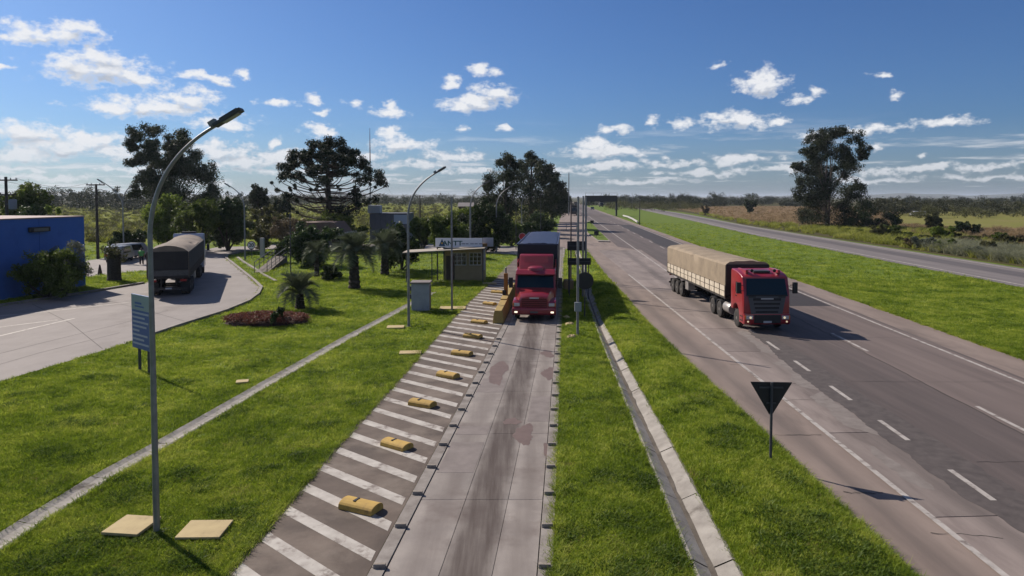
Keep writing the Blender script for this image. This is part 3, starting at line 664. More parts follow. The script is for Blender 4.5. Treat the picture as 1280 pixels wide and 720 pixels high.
def traced_tree(name, label, cat, base_px, D, clumps, leafm, barkm, trunk_r=0.35, per=60, size=0.28, sub=9, frac=0.36, depth=1.0, seed=0, group=None, lean=(0, 0), fork=0.45, ntr=1, bush=False, shell=0.5, grow=1.18):
    """tree whose clumps were read off the photograph at its own distance, given depth of its own"""
    rng = np.random.default_rng(seed); b = at(base_px[0], base_px[1], D); base = Vector((b.x, D, -0.05))
    xs = [c[0] for c in clumps]; W_ = (max(xs) - min(xs)) * D / F * 0.5 + 0.5; xm = (max(xs) + min(xs)) / 2
    cs, rs = [], []
    for c in clumps:
        px, py, rx, ry = c
        rx *= grow; ry *= grow; p = at(px, py, D); off = abs(px - xm) * D / F / W_
        dy = rng.uniform(-1, 1) * W_ * depth * math.sqrt(max(0.05, 1 - min(1, off) ** 2)) * 0.9
        cs.append(np.array([p.x - base.x, dy, p.z - base.z])); r = (rx + ry) / 2 * D / F
        rs.append(np.array([rx * D / F, r * 1.05, ry * D / F]))
    root = empty(name, base, 0, label, cat, group)
    s_c, s_r = sub_clumps(cs, rs, sub, frac, rng)
    crown('crown', s_c, s_r, per, size, leafm, root, seed, shell=shell)
    m = MB(); top = max(c[2] for c in cs)
    if bush:
        for c in cs[:6]: m.tube([(0, 0, 0), Vector(c) * 0.5 + Vector((0, 0, -.1)), Vector(c)], [trunk_r, trunk_r * .6, trunk_r * .2], 6)
    else:
        forks = []
        for k in range(ntr):
            ox = (k - (ntr - 1) / 2) * trunk_r * 2.2
            tp = Vector((ox * 2.5 + lean[0], lean[1] + rng.uniform(-.5, .5) * (ntr > 1), top * 0.93))
            pts = [Vector((ox, 0, 0)), Vector((ox * 1.3 + lean[0] * .1, 0, top * .2)), Vector((ox * 1.7 + lean[0] * .4 + rng.uniform(-.3, .3), rng.uniform(-.3, .3), top * .5)), Vector((ox * 2.2 + lean[0] * .8 + rng.uniform(-.4, .4), rng.uniform(-.4, .4), top * .75)), tp]
            m.tube(pts, [trunk_r * 1.25, trunk_r, trunk_r * .75, trunk_r * .45, trunk_r * .15], 9); forks.append(pts)
        for c in cs:
            c = Vector(c); pts = forks[int(rng.integers(0, ntr))]
            h = max(top * .12, c.z * rng.uniform(fork, fork + .22)); t = h / (top * .93)
            s = min(len(pts) - 2, int(t * 4)); q = pts[s].lerp(pts[s + 1], min(1, t * 4 - s))
            mid = q.lerp(c, .5) + Vector((0, 0, -0.08 * (c - q).length + rng.uniform(-.2, .2)))
            m.tube([q, mid, c], [trunk_r * .34, trunk_r * .2, trunk_r * .06], 6)
    m.build('trunk', barkm, root, smooth=True)
    return root

# ---- tall trees
traced_tree('eucalyptus_tree', 'tall eucalyptus with open airy top behind the curved lamp post', 'tree', (212, 262), 130,
  [(185,172,10,9),(200,166,12,8),(215,170,12,9),(224,178,8,8),(180,184,9,7),(190,181,8,7),(176,197,9,7),(172,204,7,5),(188,205,8,6),(205,186,8,6),(222,188,6,5),
   (222,200,12,10),(238,205,12,12),(210,212,14,12),(230,222,18,14),(248,224,12,14),(195,218,8,7),(175,225,9,7),(186,230,10,8),(215,235,20,14),(240,240,18,14),(256,240,8,12),(200,240,12,10),(262,250,7,8),(228,192,10,9),(212,196,10,9),(232,212,12,12),(198,228,12,10),(184,240,9,7),(204,178,9,8),(216,206,11,10),(206,200,10,9),(224,210,12,10),(244,214,11,11),(222,248,18,9),(250,250,14,8)],
  L_euc, M_bark, 0.42, per=170, size=0.17, sub=13, frac=0.52, seed=3, fork=.35, shell=.6, grow=1.3)
traced_tree('eucalyptus_tree', 'tall eucalyptus standing alone beyond the far carriageway on the right', 'tree', (1034, 287), 158,
  [(1024,170,10,8),(1040,167,11,7),(1054,166,9,6),(1064,175,10,9),(1072,188,8,8),(1075,197,5,5),(1018,182,9,8),(1003,190,8,5),(1010,198,9,7),(1004,206,8,5),(1030,184,10,8),(1045,190,8,7),(1058,202,8,7),
   (1035,205,11,8),(1015,215,10,8),(1062,216,9,8),(1002,228,10,7),(1020,230,12,9),(1040,228,12,10),(1060,233,10,8),(1000,242,8,7),(1015,248,14,10),(1035,248,14,11),(1055,248,12,10),(1010,264,14,11),(1030,268,16,12),(1050,268,15,12),(1064,258,8,8),(1028,196,10,9),(1048,210,10,9),(1026,220,11,9),(1048,238,12,10),(1024,240,12,10),(1020,276,15,9),(1040,278,16,8),(1008,252,10,9),(1042,178,11,9),(1036,194,11,9),(1048,203,10,9),(1040,216,12,10),(1034,236,13,11),(1042,256,14,12),(1034,170,9,7)],
  L_euc, M_bark_pale, 0.24, per=120, size=0.19, sub=12, frac=0.52, seed=5, fork=.3, ntr=2, shell=.6, grow=1.3)
traced_tree('evergreen_bush', 'dense dark evergreen thicket at the foot of the lone eucalyptus', 'bush', (1085, 288), 152,
  [(1075,262,16,14),(1092,262,16,13),(1108,270,13,12),(1085,276,18,10),(1105,280,14,7),(1068,275,12,12),(1118,277,6,6)], L_dark, M_bark, 0.2, per=130, size=0.19, sub=10, frac=.42, seed=8, bush=True)
for i, (lab, bx, by, D, cl, h) in enumerate([
  ('left eucalyptus of the roadside clump, loose drooping top', 632, 300, 138, [(636,198,11,7),(628,204,8,6),(645,205,8,6),(620,222,12,9),(612,232,9,8),(634,220,13,10),(645,232,12,11),(618,244,13,9),(634,246,14,11),(608,250,8,6),(640,262,14,12),(622,264,12,10)], 0),
  ('middle eucalyptus of the roadside clump, tallest dense dark crown', 664, 300, 150, [(664,196,9,6),(672,204,10,8),(660,210,10,9),(676,216,10,9),(652,218,12,10),(668,226,13,11),(684,228,10,10),(655,236,13,11),(674,242,14,11),(690,244,10,11),(660,254,14,11),(680,260,15,12),(660,272,14,10)], 0),
  ('right eucalyptus of the roadside clump, crown sloping to the road', 690, 285, 190, [(684,212,7,7),(690,222,8,8),(696,232,8,8),(702,240,7,8),(688,240,9,9),(696,250,9,9),(703,254,6,8),(688,258,9,8),(697,264,9,7),(680,250,8,8)], 0),
  ('farthest small tree at the end of the roadside row', 706, 268, 290, [(705,244,5,6),(709,250,5,6),(703,254,5,6),(712,256,4,5),(707,260,6,5)], 0)]):
    traced_tree('eucalyptus_tree', lab, 'tree', (bx, by), D, cl, L_euc, M_bark, 0.45, per=120, size=0.20 * D / 150, sub=13, frac=0.52, shell=.6, seed=20 + i, group='eucalyptus row beside the road', fork=.3)
# ---- araucaria
def araucaria():
    D = 100.0; b = at(411, 290, D); root = empty('araucaria_tree', (b.x, D, -0.05), 0.3, 'dark umbrella shaped araucaria pine with bare lower branches in tiers', 'tree')
    rng = np.random.default_rng(4); m = MB(); rows = [(0, 0, 0), (0.05, 0, 4), (-.06, .05, 9), (0, 0, 14.3)]
    m.tube(rows, [0.50, 0.44, 0.36, 0.12], 12); m.build('trunk', M_bark, root, smooth=True)
    br = MB(); cs, rs = [], []
    rings = [(8.1, 9.7, 11, 1), (7.3, 10.8, 10, 1), (6.2, 11.9, 10, 1), (5.0, 12.9, 9, 1), (3.6, 13.8, 8, 1), (2.0, 14.5, 5, 1), (0.5, 14.6, 3, 1), (5.0, 11.4, 6, 1), (3.2, 12.7, 6, 1),
             (7.3, 8.7, 8, 0), (6.0, 8.0, 8, 0), (6.6, 7.2, 8, 0), (5.5, 6.4, 7, 0), (5.2, 5.3, 6, 0)]
    for (Rr, z, n, lf) in rings:
        ph = rng.uniform(0, 6.28)
        for k in range(n):
            w = ph + 6.283 * k / n + rng.uniform(-.22, .22); rr_ = Rr * rng.uniform(.78, 1.08); zz = z + rng.uniform(-.55, .55)
            dx, dy = math.cos(w), math.sin(w)
            z0 = max(4.0, zz - 0.20 * rr_ - 0.6)
            tip = Vector((dx * rr_, dy * rr_, zz))
            pts = [Vector((0, 0, z0)), Vector((dx * rr_ * .35, dy * rr_ * .35, z0 - .12)), Vector((dx * rr_ * .7, dy * rr_ * .7, z0 + .25 * (zz - z0))), Vector((dx * rr_ * .93, dy * rr_ * .93, z0 + .65 * (zz - z0))), tip]
            br.tube(pts, [.11, .085, .065, .05, .03], 5)
            if lf or rng.random() < .12:
                for q in range(4):
                    o = rng.normal(0, .38, 3); c_ = np.array(tip) * np.array([.95, .95, 1]) + o * np.array([1, 1, .6]) + np.array([0, 0, -.1])
                    cs.append(c_); rs.append(np.array([.66, .66, .55]) * rng.uniform(.7, 1.25))
            else:
                cs.append(np.array(tip)); rs.append(np.array([.22, .22, .2]))
    for (dx, z, r_) in ((6.9, 6.9, .7), (5.7, 6.2, .6), (7.0, 6.4, .5), (3.8, 5.4, 1.0), (4.6, 4.8, 1.1), (2.9, 4.6, .9), (-7.4, 8.0, .45)):
        w = -0.3 + rng.uniform(-.12, .12); cs.append(np.array([dx * math.cos(w), dx * math.sin(w), z])); rs.append(np.array([r_] * 3) * .9)
        br.tube([(0, 0, z - 1.2), (dx * .5 * math.cos(w), dx * .5 * math.sin(w), z - 1.3), (dx * math.cos(w), dx * math.sin(w), z)], [.1, .08, .03], 5)
    br.build('branches', M_bark, root)
    V, Fq, t = leaf_cloud(cs, rs, 95, 0.20, rng, shell=.45, asp=.3)
    link('crown', np_mesh('crown', V, Fq, L_arau, t), root)
araucaria()
# ---- palms
def frond_mesh(L_, droop, seed):
    rng = np.random.default_rng(seed); V, Fq, T = [], [], []
    n = 26; pts = []
    for i in range(n + 1):
        t = i / n; pts.append(np.array([0, L_ * (t * .92 - .25 * droop * t ** 3), L_ * (0.62 * t - droop * t ** 2.1)]))
    def quad(a, b_, c, d, tt): 
        k = len(V); V.extend([a, b_, c, d]); Fq.append((k, k+1, k+2, k+3)); T.extend([tt] * 4)
    for i in range(n):
        a, c = pts[i], pts[i+1]; w = .018 * (1 - i / n) + .004
        quad(a + [-w, 0, 0], a + [w, 0, 0], c + [w, 0, 0], c + [-w, 0, 0], .7)
        if i > 3:
            t = i / n; ll = L_ * .34 * math.sin(math.pi * min(1, .12 + t * .86)) + .05
            tang = (c - a) / np.linalg.norm(c - a)
            for sgn in (-1, 1):
                for sub in (0, .5):
                    o = a + (c - a) * sub
                    d = np.array([sgn * .72, 0, .34]) + tang * .62 + rng.normal(0, .07, 3); e = o + d * ll * rng.uniform(.85, 1.1) + np.array([0, 0, -.10 * ll])
                    wv = tang * .011
                    quad(o - wv, o + wv, e + wv * .2, e - wv * .2, float(np.clip(.5 + rng.normal(0, .22), 0, 1)))
    return V, Fq, T
FRONDS = []
for q in range(3):
    V, Fq, T = frond_mesh(1.0, (0.45, 0.75, 1.05)[q], q); FRONDS.append(np_mesh('frond', V, Fq, L_palm, T))
M_palmt = mat('palm_trunk', (0.075, 0.06, 0.048), 0.95, (0.03, 0.025, 0.02), 6, .9, 0.8, 10, stretch=(1, 1, 2))
def palm(label, px, py, th, tr, fl, nf, seed, tilt=0.0):
    p = P(px, py); root = empty('palm_tree', (p.x, p.y, -0.03), seed, label, 'palm', 'palms on the lawn'); r = random.Random(seed)
    m = MB(); prof = []
    for i in range(15):
        t = i / 14; prof.append((tr * (1.25 - .5 * t + .35 * max(0, t - .6)) * (1.0 + (0.10 if i % 2 else -.06)), th * t))
    m.lathe(prof, 14); m.build('trunk', M_palmt, root, smooth=False)
    for k in range(nf):
        w = 2.399 * k + r.uniform(-.2, .2); u = k / nf
        o = link('frond', FRONDS[0 if u < .35 else 1 if u < .7 else 2], root)
        o.location = (0, 0, th - 0.05 + .12 * (1 - u)); o.scale = (fl, fl, fl); s = fl * r.uniform(.9, 1.1); o.scale = (s, s, s)
        o.rotation_euler = (0.80 - 0.85 * u + r.uniform(-.12, .12), r.uniform(-.25, .25), w)
    return root
palm('large palm with thick dark trunk in the middle of the lawn', 443, 361, 2.55, 0.36, 2.35, 34, 3)
palm('palm half hidden in shade behind the large palm', 481, 343, 2.3, 0.32, 2.2, 32, 5)
palm('small low palm beside the red flower bed', 375, 386, 0.95, 0.26, 1.85, 28, 7)
palm('slim young palm beside the round dark bush', 396, 346, 1.9, 0.2, 1.7, 22, 9)

# ---- bushes and mid-distance trees
def bush(name, label, cat, cx, cy, hw, hh, D, leafm, seed, n=10, per=60, size=0.14, group=None, sub=9, depth=1.0, fill=True):
    """rounded plant: centre, half width and half height in photo pixels, D metres away"""
    rng = np.random.default_rng(seed); cl = []; base = 246 + F * H / D
    top = cy - hh
    if fill: bot = base - 1.0; cy = (top + bot) / 2; hh = (bot - top) / 2; n = int(n * 1.3)
    for k in range(n):
        a = rng.uniform(0, 6.283); u = math.sqrt(rng.random()); x, y = u * math.cos(a), u * math.sin(a)
        s = rng.uniform(.26, .42); m_ = min((hw + hh) / 2, 1.35 * hh, 1.35 * hw); cl.append((cx + x * hw * .78, cy + y * hh * .74, .35 * hw * s + .65 * m_ * s, .35 * hh * s + .65 * m_ * s))
    return traced_tree(name, label, cat, (cx, base), D, cl, leafm, M_bark, max(.05, hw * D / F * .05), per=per, size=size, sub=sub, frac=.42, seed=seed, bush=True, group=group, depth=depth)
bush('hedge_bush', 'large leafy hedge bush in front of the blue building', 'bush', 62, 342, 46, 32, 47.5, L_mid, 31, depth=.6, n=16, per=75, size=.10)
bush('flowering_shrub', 'tall grey green flowering shrub rising against the blue wall', 'shrub', 82, 318, 24, 18, 48.5, L_silver, 32, n=12, per=48, size=.07)
bush('garden_bush', 'round dark bush on the lawn left of the large palm', 'bush', 414, 346, 14, 13, 58, L_dark, 33, n=10, size=.11)
bush('garden_bush', 'leafy dark bush beside the ramp railing', 'bush', 350, 316, 9, 15, 74, L_dark, 34, n=10, size=.12)
bush('garden_bush', 'small cone shaped bush in front of the red flower bed', 'bush', 345, 390, 7, 10, 37.2, L_dark, 35, n=9, per=50, size=.055)
bush('garden_tree', 'broad shady tree beside the low building', 'tree', 392, 304, 38, 28, 70, L_dark, 36, n=16, per=70, size=.16)
bush('garden_tree', 'dark leafy tree left of the grey lamp post near the kiosk', 'tree', 502, 302, 27, 28, 66, L_dark, 37, n=14, per=70, size=.15)
bush('garden_tree', 'twiggy reddish bare tree above the low building', 'tree', 362, 280, 24, 14, 84, L_brown, 38, n=14, per=26, size=.14)
bush('garden_tree', 'young thin tree near the speed sign', 'tree', 330, 296, 14, 18, 84, L_olive, 39, n=9, per=34, size=.14)
bush('light_tree', 'bright green spreading tree left of the grain truck', 'tree', 212, 264, 30, 22, 92, L_light, 40, n=18, per=70, size=.19)
bush('light_tree', 'mid green spreading tree above the grain truck', 'tree', 246, 270, 26, 24, 86, L_mid, 41, n=16, per=70, size=.18)
bush('dark_tree', 'deep green tree at the bend of the exit road', 'tree', 285, 280, 32, 32, 90, L_dark, 42, n=18, per=70, size=.2)
bush('dark_tree', 'dark shrub behind the parked white van', 'bush', 160, 300, 30, 14, 86, L_dark, 43, n=12, per=60, size=.18)
bush('olive_tree', 'olive green tree behind the bare twiggy tree', 'tree', 330, 272, 26, 14, 105, L_olive, 44, n=12, per=50, size=.2)
bush('olive_tree', 'olive green bush under the araucaria', 'bush', 420, 280, 40, 13, 96, L_mid, 45, n=14, per=60, size=.2)
bush('hedge_tree', 'large dark shrub behind the kiosk sign, left one', 'tree', 560, 284, 28, 18, 80, L_mid, 46, n=16, per=70, size=.18)
bush('hedge_tree', 'large dark shrub behind the kiosk sign, right one', 'tree', 605, 280, 32, 24, 88, L_dark, 47, n=18, per=70, size=.19)
bush('hedge_tree', 'bright leafed shrub above the dark hedge', 'tree', 590, 268, 32, 12, 100, L_light, 48, n=12, per=60, size=.2)
bush('hedge_tree', 'round bush at the foot of the stop sign', 'bush', 640, 290, 18, 12, 98, L_mid, 49, n=10, per=60, size=.16)
bush('hedge_tree', 'dark bush under the eucalyptus row', 'bush', 672, 280, 24, 14, 118, L_dark, 50, n=14, per=60, size=.22)
bush('hedge_tree', 'yellow green bush right of the grey lamp post', 'bush', 528, 280, 18, 16, 90, L_mid, 52, n=12, per=60, size=.18)
bush('field_tree', 'leafy tree behind the utility pole at the left edge', 'tree', 30, 250, 26, 22, 95, L_mid, 53, n=16, per=55, size=.22)
bush('field_tree', 'dark tree behind the blue building', 'tree', 48, 262, 30, 14, 92, L_dark, 54, n=12, per=60, size=.2)
bush('field_tree', 'small yellow green bush behind the blue building corner', 'bush', 66, 260, 9, 8, 88, L_light, 55, n=8, per=50, size=.15)
bush('field_tree', 'loose round tree standing left of the araucaria', 'tree', 326, 241, 15, 15, 150, L_euc, 56, n=14, per=34, size=.3)
bush('field_tree', 'short dark tree just left of the araucaria branches', 'tree', 352, 250, 12, 10, 140, L_euc, 57, n=10, per=45, size=.26)
bush('field_tree', 'round tree at the edge of the dry field', 'tree', 937, 255, 8, 8, 300, L_dark, 58, n=8, per=45, size=.5)
bush('field_tree', 'dark stunted tree alone in the dry field', 'tree', 881, 260, 4.5, 5, 260, L_brown, 59, n=6, per=40, size=.3)
for i, (cx, cy, hw, hh, D, lm, lab) in enumerate([
    (1166, 276, 14, 12, 150, L_olive, 'tall dusky bush in the scrub in front of the meadow'), (1180, 294, 16, 11, 112, L_light, 'yellow green bush in the scrub by the far carriageway'),
    (1207, 286, 14, 10, 124, L_dark, 'dark rounded bush in the scrub by the far carriageway'), (1128, 297, 10, 8, 118, L_mid, 'small green bush at the road edge right of the dark thicket'),
    (1214, 303, 13, 8, 104, L_mid, 'low green bush between scrub and tall reeds'), (1258, 304, 14, 10, 98, L_olive, 'grey green bush near the right edge of the scrub'),
    (1232, 300, 10, 6, 108, L_brown, 'dry brown bush in the scrub near the right edge'), (1152, 302, 14, 8, 112, L_olive, 'dull olive bush behind the road edge reeds'),
    (1076, 292, 8, 5, 134, L_mid, 'small bush at the foot of the dark thicket'), (1098, 294, 10, 5, 128, L_olive, 'low grey bush right of the small bush by the thicket'),
    (1062, 291, 6, 5, 138, L_dark, 'tiny dark bush nearest the lone eucalyptus trunk'), (1198, 309, 10, 5, 98, L_silver, 'pale silvery bush at the reed edge'),
    (815, 257, 11, 4, 430, L_brown, 'reddish brown thicket at the bend of the far carriageway'), (760, 252, 12, 4, 640, L_dark, 'dark clump beyond the overhead gantry')]):
    bush('scrub_bush', lab, 'bush', cx, cy, hw, hh, D, lm, 70 + i, n=12, per=90, size=.12 * D / 110, group='scrub beyond the far carriageway')
rs_ = random.Random(21)
NTH = ['first', 'second', 'third', 'fourth', 'fifth', 'sixth', 'seventh', 'eighth', 'ninth', 'tenth', 'eleventh', 'twelfth', 'thirteenth', 'fourteenth']
for i in range(14):
    px = 1100 + 13.6 * i + rs_.uniform(-4, 4); t = (px - 1094) / 186; road = 307 + t * 28
    py = road - rs_.uniform(5, 34) * (0.45 + 0.55 * t); D = F * H / (py - 246); hw = rs_.uniform(6, 12); hh = rs_.uniform(.6, .95) * hw
    bush('scrub_bush', 'rough %s bush in the scrub belt by the far carriageway, %s from the left' % (('olive', 'green', 'olive', 'brown', 'silvery')[i % 5], NTH[i]), 'bush', px, py - hh * .9, hw, hh, D, (L_olive, L_mid, L_olive, L_brown, L_silver)[i % 5], 300 + i, n=10, per=90, size=.12 * D / 110, group='low bushes of the scrub belt')
# ---- red flower bed
def flower_bed():
    p = P(333, 403); root = empty('flower_bed', (p.x, p.y, 0), 0, 'low mound of reddish brown foliage on the lawn', 'flower bed'); rng = np.random.default_rng(9)
    cs, rs = [], []
    for k in range(260):
        a = rng.uniform(0, 6.283); u = math.sqrt(rng.random()); cs.append(np.array([2.35 * u * math.cos(a), 1.5 * u * math.sin(a), .12 + .36 * math.sqrt(1 - u * u * .9)])); rs.append(np.array([.24, .24, .15]))
    crown('foliage', cs, rs, 46, .045, L_red, root, 9)
    b = MB(); b.lathe([(1.0, -.02), (.93, .16), (.7, .28), (.3, .34), (.02, .35)], 28); b.v = [(x * 2.3, y * 1.45, z) for x, y, z in b.v]
    b.build('soil', mat('bed_soil', (0.06, 0.03, 0.022), .95), root, smooth=True)
flower_bed()

L_far = leaf_mat('far_wood_leaves', (0.020, 0.029, 0.013), (0.046, 0.058, 0.026), 0.15)
L_far2 = leaf_mat('far_olive_leaves', (0.034, 0.040, 0.016), (0.075, 0.078, 0.032), 0.15)
# ---- far woods that read as one mass
def wood(label, segs, leafm, seed, per=12, size=1.2, cat='wood'):
    rng = np.random.default_rng(seed); cs, rs = [], []
    for (px0, px1, y0, y1, D0, D1, n) in segs:
        for k in range(n):
            px = rng.uniform(px0, px1); D = rng.uniform(D0, D1); py = y1 - (y1 - y0) * rng.random() ** 1.3
            p = at(px, py, D); hmax = max(0.8, p.z)
            for _ in range(4):
                cs.append(np.array([p.x + rng.normal(0, 1.6), D + rng.normal(0, 3), hmax * rng.uniform(.25, 1)])); rs.append(np.array([2.2, 2.2, 1.5]) * rng.uniform(.6, 1.3) * D / 350)
    V, Fq, t = leaf_cloud(cs, rs, per, size, rng, shell=.5, tintspread=.25)
    tag(link('distant_wood', np_mesh('distant_wood', V, Fq, leafm, t)), label, kind='stuff')
wood('distant dark tree line along the left horizon', [(-60, 330, 239.5, 252, 320, 420, 170), (55, 125, 233, 246, 330, 380, 26), (140, 160, 233, 250, 330, 370, 12), (330, 640, 242.5, 250, 480, 640, 150), (580, 602, 238, 248, 480, 520, 10)], L_far, 61, per=70, size=.42)
wood('distant dark tree line along the right horizon', [(730, 1010, 243.5, 254, 480, 760, 190), (880, 905, 241.5, 250, 480, 560, 10), (800, 870, 243.5, 256, 420, 520, 40), (1100, 1500, 245, 252, 520, 800, 140)], L_far, 62, per=70, size=.5)
wood('olive scrub wood behind the meadow on the right', [(1100, 1480, 249.5, 261, 260, 420, 230), (1090, 1130, 246, 258, 240, 320, 20)], L_far2, 63, per=60, size=.36)
wood('green thicket row along the back of the meadow', [(1150, 1480, 257, 266, 225, 275, 60), (760, 870, 250, 258, 330, 460, 60)], L_olive, 64, per=60, size=.28)
# hills on the horizon
def hills(label, px0, px1, D, hpx, seed, m):
    rng = random.Random(seed); n = 90; V = []; Fs = []
    ph = [rng.uniform(0, 6.28) for _ in range(6)]
    for i in range(n + 1):
        t = i / n; px = px0 + (px1 - px0) * t; p = at(px, 246, D); w = t * 30
        e = max(0, .5 + .28 * math.sin(w * .5 + ph[0]) + .22 * math.sin(w * 1.1 + ph[1]) + .12 * math.sin(w * 2.3 + ph[2])) * math.sin(math.pi * t) ** .4
        h = H + (hpx * e) * D / F
        V += [(p.x, D - 500, -1), (p.x, D, h), (p.x, D + 1500, -1)]
    for i in range(n): Fs += [(3*i, 3*i+3, 3*i+4, 3*i+1), (3*i+1, 3*i+4, 3*i+5, 3*i+2)]
    tag(link('hills', np_mesh('hills', V, Fs, m, smooth=True)), label, kind='structure')
M_hill = mat('far_hills', (0.055, 0.075, 0.05), 0.95, (0.08, 0.09, 0.06), 0.004, .8)
hills('low blue hills on the right horizon', 980, 1700, 5600, 7.5, 2, M_hill)
hills('low blue hills on the left horizon', -400, 640, 5200, 7.0, 4, M_hill)

# ---- grass
def grass_mat(name, cols):
    m = bpy.data.materials.new(name); m.use_nodes = True; nt = m.node_tree; N = nt.nodes.new; L = nt.links.new; nt.nodes.clear()
    ge = N('ShaderNodeNewGeometry'); n1 = N('ShaderNodeTexNoise'); n1.inputs['Scale'].default_value = .45; n1.inputs['Detail'].default_value = 5; L(ge.outputs['Position'], n1.inputs['Vector'])
    n2 = N('ShaderNodeTexNoise'); n2.inputs['Scale'].default_value = 3.1; n2.inputs['Detail'].default_value = 3; L(ge.outputs['Position'], n2.inputs['Vector'])
    oi = N('ShaderNodeObjectInfo')
    ad = N('ShaderNodeMath'); ad.operation = 'MULTIPLY_ADD'; L(n2.outputs['Fac'], ad.inputs[0]); ad.inputs[1].default_value = .6; L(n1.outputs['Fac'], ad.inputs[2])
    a2 = N('ShaderNodeMath'); a2.operation = 'MULTIPLY_ADD'; L(oi.outputs['Random'], a2.inputs[0]); a2.inputs[1].default_value = .35; L(ad.outputs[0], a2.inputs[2])
    mr = N('ShaderNodeMapRange'); L(a2.outputs[0], mr.inputs[0]); mr.inputs[1].default_value = .70; mr.inputs[2].default_value = 1.26
    cr = N('ShaderNodeValToRGB'); L(mr.outputs[0], cr.inputs[0]); cr.color_ramp.elements[0].color = (*cols[0], 1); cr.color_ramp.elements[1].color = (*cols[2], 1)
    e = cr.color_ramp.elements.new(.5); e.color = (*cols[1], 1)
    d = N('ShaderNodeBsdfPrincipled'); d.inputs['Roughness'].default_value = .6; d.inputs['Specular IOR Level'].default_value = .2; L(cr.outputs[0], d.inputs['Base Color'])
    t = N('ShaderNodeBsdfTranslucent'); L(cr.outputs[0], t.inputs['Color']); mx = N('ShaderNodeMixShader'); mx.inputs[0].default_value = .5
    L(d.outputs[0], mx.inputs[1]); L(t.outputs[0], mx.inputs[2]); o = N('ShaderNodeOutputMaterial'); L(mx.outputs[0], o.inputs[0]); return m
def tuft_obj(name, n, spread, h, w, m, seed):
    rng = np.random.default_rng(seed); V, Fs = [], []
    for k in range(n):
        a = rng.uniform(0, 6.28); r = spread * math.sqrt(rng.random()); x, y = r * math.cos(a), r * math.sin(a)
        b = rng.uniform(0, 6.28); dx, dy = math.cos(b), math.sin(b); hh = h * rng.uniform(.55, 1.15); ln = hh * rng.uniform(.5, 1.7); c = rng.uniform(0, 6.28); sx, sy = math.cos(c) * w, math.sin(c) * w
        i = len(V); V += [(x - sx, y - sy, -.02), (x + sx, y + sy, -.02), (x + dx * ln * .4 + sx * .8, y + dy * ln * .4 + sy * .8, hh * .6), (x + dx * ln * .4 - sx * .8, y + dy * ln * .4 - sy * .8, hh * .6), (x + dx * ln, y + dy * ln, hh)]
        Fs += [(i, i+1, i+2), (i, i+2, i+3), (i+3, i+2, i+4)]
    return bpy.data.objects.new(name, np_mesh(name, V, Fs, m))
def scatter(name, label, pts, scl, protos, seed):
    """points carrying rotation and size; a tuft is instanced on each (one object: stuff)"""
    rng = np.random.default_rng(seed)
    pick = rng.integers(0, len(protos), len(pts))
    for q, pr in enumerate(protos):
        s = pick == q; me = bpy.data.meshes.new(name); pp = np.asarray(pts)[s].astype(np.float32); me.vertices.add(len(pp)); me.vertices.foreach_set('co', pp.ravel())
        a = me.attributes.new('scl', 'FLOAT', 'POINT'); a.data.foreach_set('value', np.asarray(scl)[s].astype(np.float32))
        a = me.attributes.new('rot', 'FLOAT_VECTOR', 'POINT'); rv = np.zeros((len(pp), 3), np.float32); rv[:, 2] = rng.uniform(0, 6.28, len(pp)); rv[:, 0] = rng.normal(0, .1, len(pp)); a.data.foreach_set('vector', rv.ravel())
        o = link(name, me); tag(o, label, kind='stuff')
        g = bpy.data.node_groups.new(name, 'GeometryNodeTree'); g.interface.new_socket('Geometry', in_out='INPUT', socket_type='NodeSocketGeometry'); g.interface.new_socket('Geometry', in_out='OUTPUT', socket_type='NodeSocketGeometry')
        N = g.nodes.new; L = g.links.new; gi, go = N('NodeGroupInput'), N('NodeGroupOutput'); iop = N('GeometryNodeInstanceOnPoints'); oi = N('GeometryNodeObjectInfo'); oi.inputs['Object'].default_value = pr; oi.inputs['As Instance'].default_value = True
        ns = N('GeometryNodeInputNamedAttribute'); ns.data_type = 'FLOAT'; ns.inputs['Name'].default_value = 'scl'; nr = N('GeometryNodeInputNamedAttribute'); nr.data_type = 'FLOAT_VECTOR'; nr.inputs['Name'].default_value = 'rot'
        L(gi.outputs[0], iop.inputs['Points']); L(oi.outputs['Geometry'], iop.inputs['Instance']); L(ns.outputs[0], iop.inputs['Scale']); L(nr.outputs[0], iop.inputs['Rotation']); L(iop.outputs[0], go.inputs[0])
        md = o.modifiers.new('tufts', 'NODES'); md.node_group = g
def in_poly(X, Y, poly):
    inside = np.zeros(len(X), bool); n = len(poly)
    for i in range(n):
        x0, y0, x1, y1 = poly[i][0], poly[i][1], poly[(i+1) % n][0], poly[(i+1) % n][1]
        c = ((y0 > Y) != (y1 > Y)) & (X < (x1 - x0) * (Y - y0) / ((y1 - y0) if y1 != y0 else 1e-9) + x0); inside ^= c
    return inside
def lawn_ok(X, Y, m=0.0):
    ok = np.ones(len(X), bool); V = lambda f: vint(f, Y)
    ok &= ~((X > V(hatch_l) + m) & (X < V(lane_r) - m) & (Y < 82)); ok &= ~((X > V(lane_l)) & (X < V(lane_r)) & (Y < 97))
    ok &= ~((X > V(dr_l) + m) & (X < V(dr_r) - m) & (Y < 90)); ok &= ~((np.abs(X - V(gut)) < .27 - m) & (Y < 50))
    ok &= ~((X > V(hw_l) + m) & (X < V(edge_d) - m) & (Y < 92)); ok &= ~((Y >= 92) & (X > V(ramp_l)) & (X < V(edge_d)))
    ok &= X < V(edge_e)
    for pl in (exit_poly, lot_poly, serv_poly): ok &= ~in_poly(X, Y, pl)
    bp = P(333, 403); ok &= ((X - bp.x) / 2.3) ** 2 + ((Y - bp.y) / 1.45) ** 2 > 1
    return ok
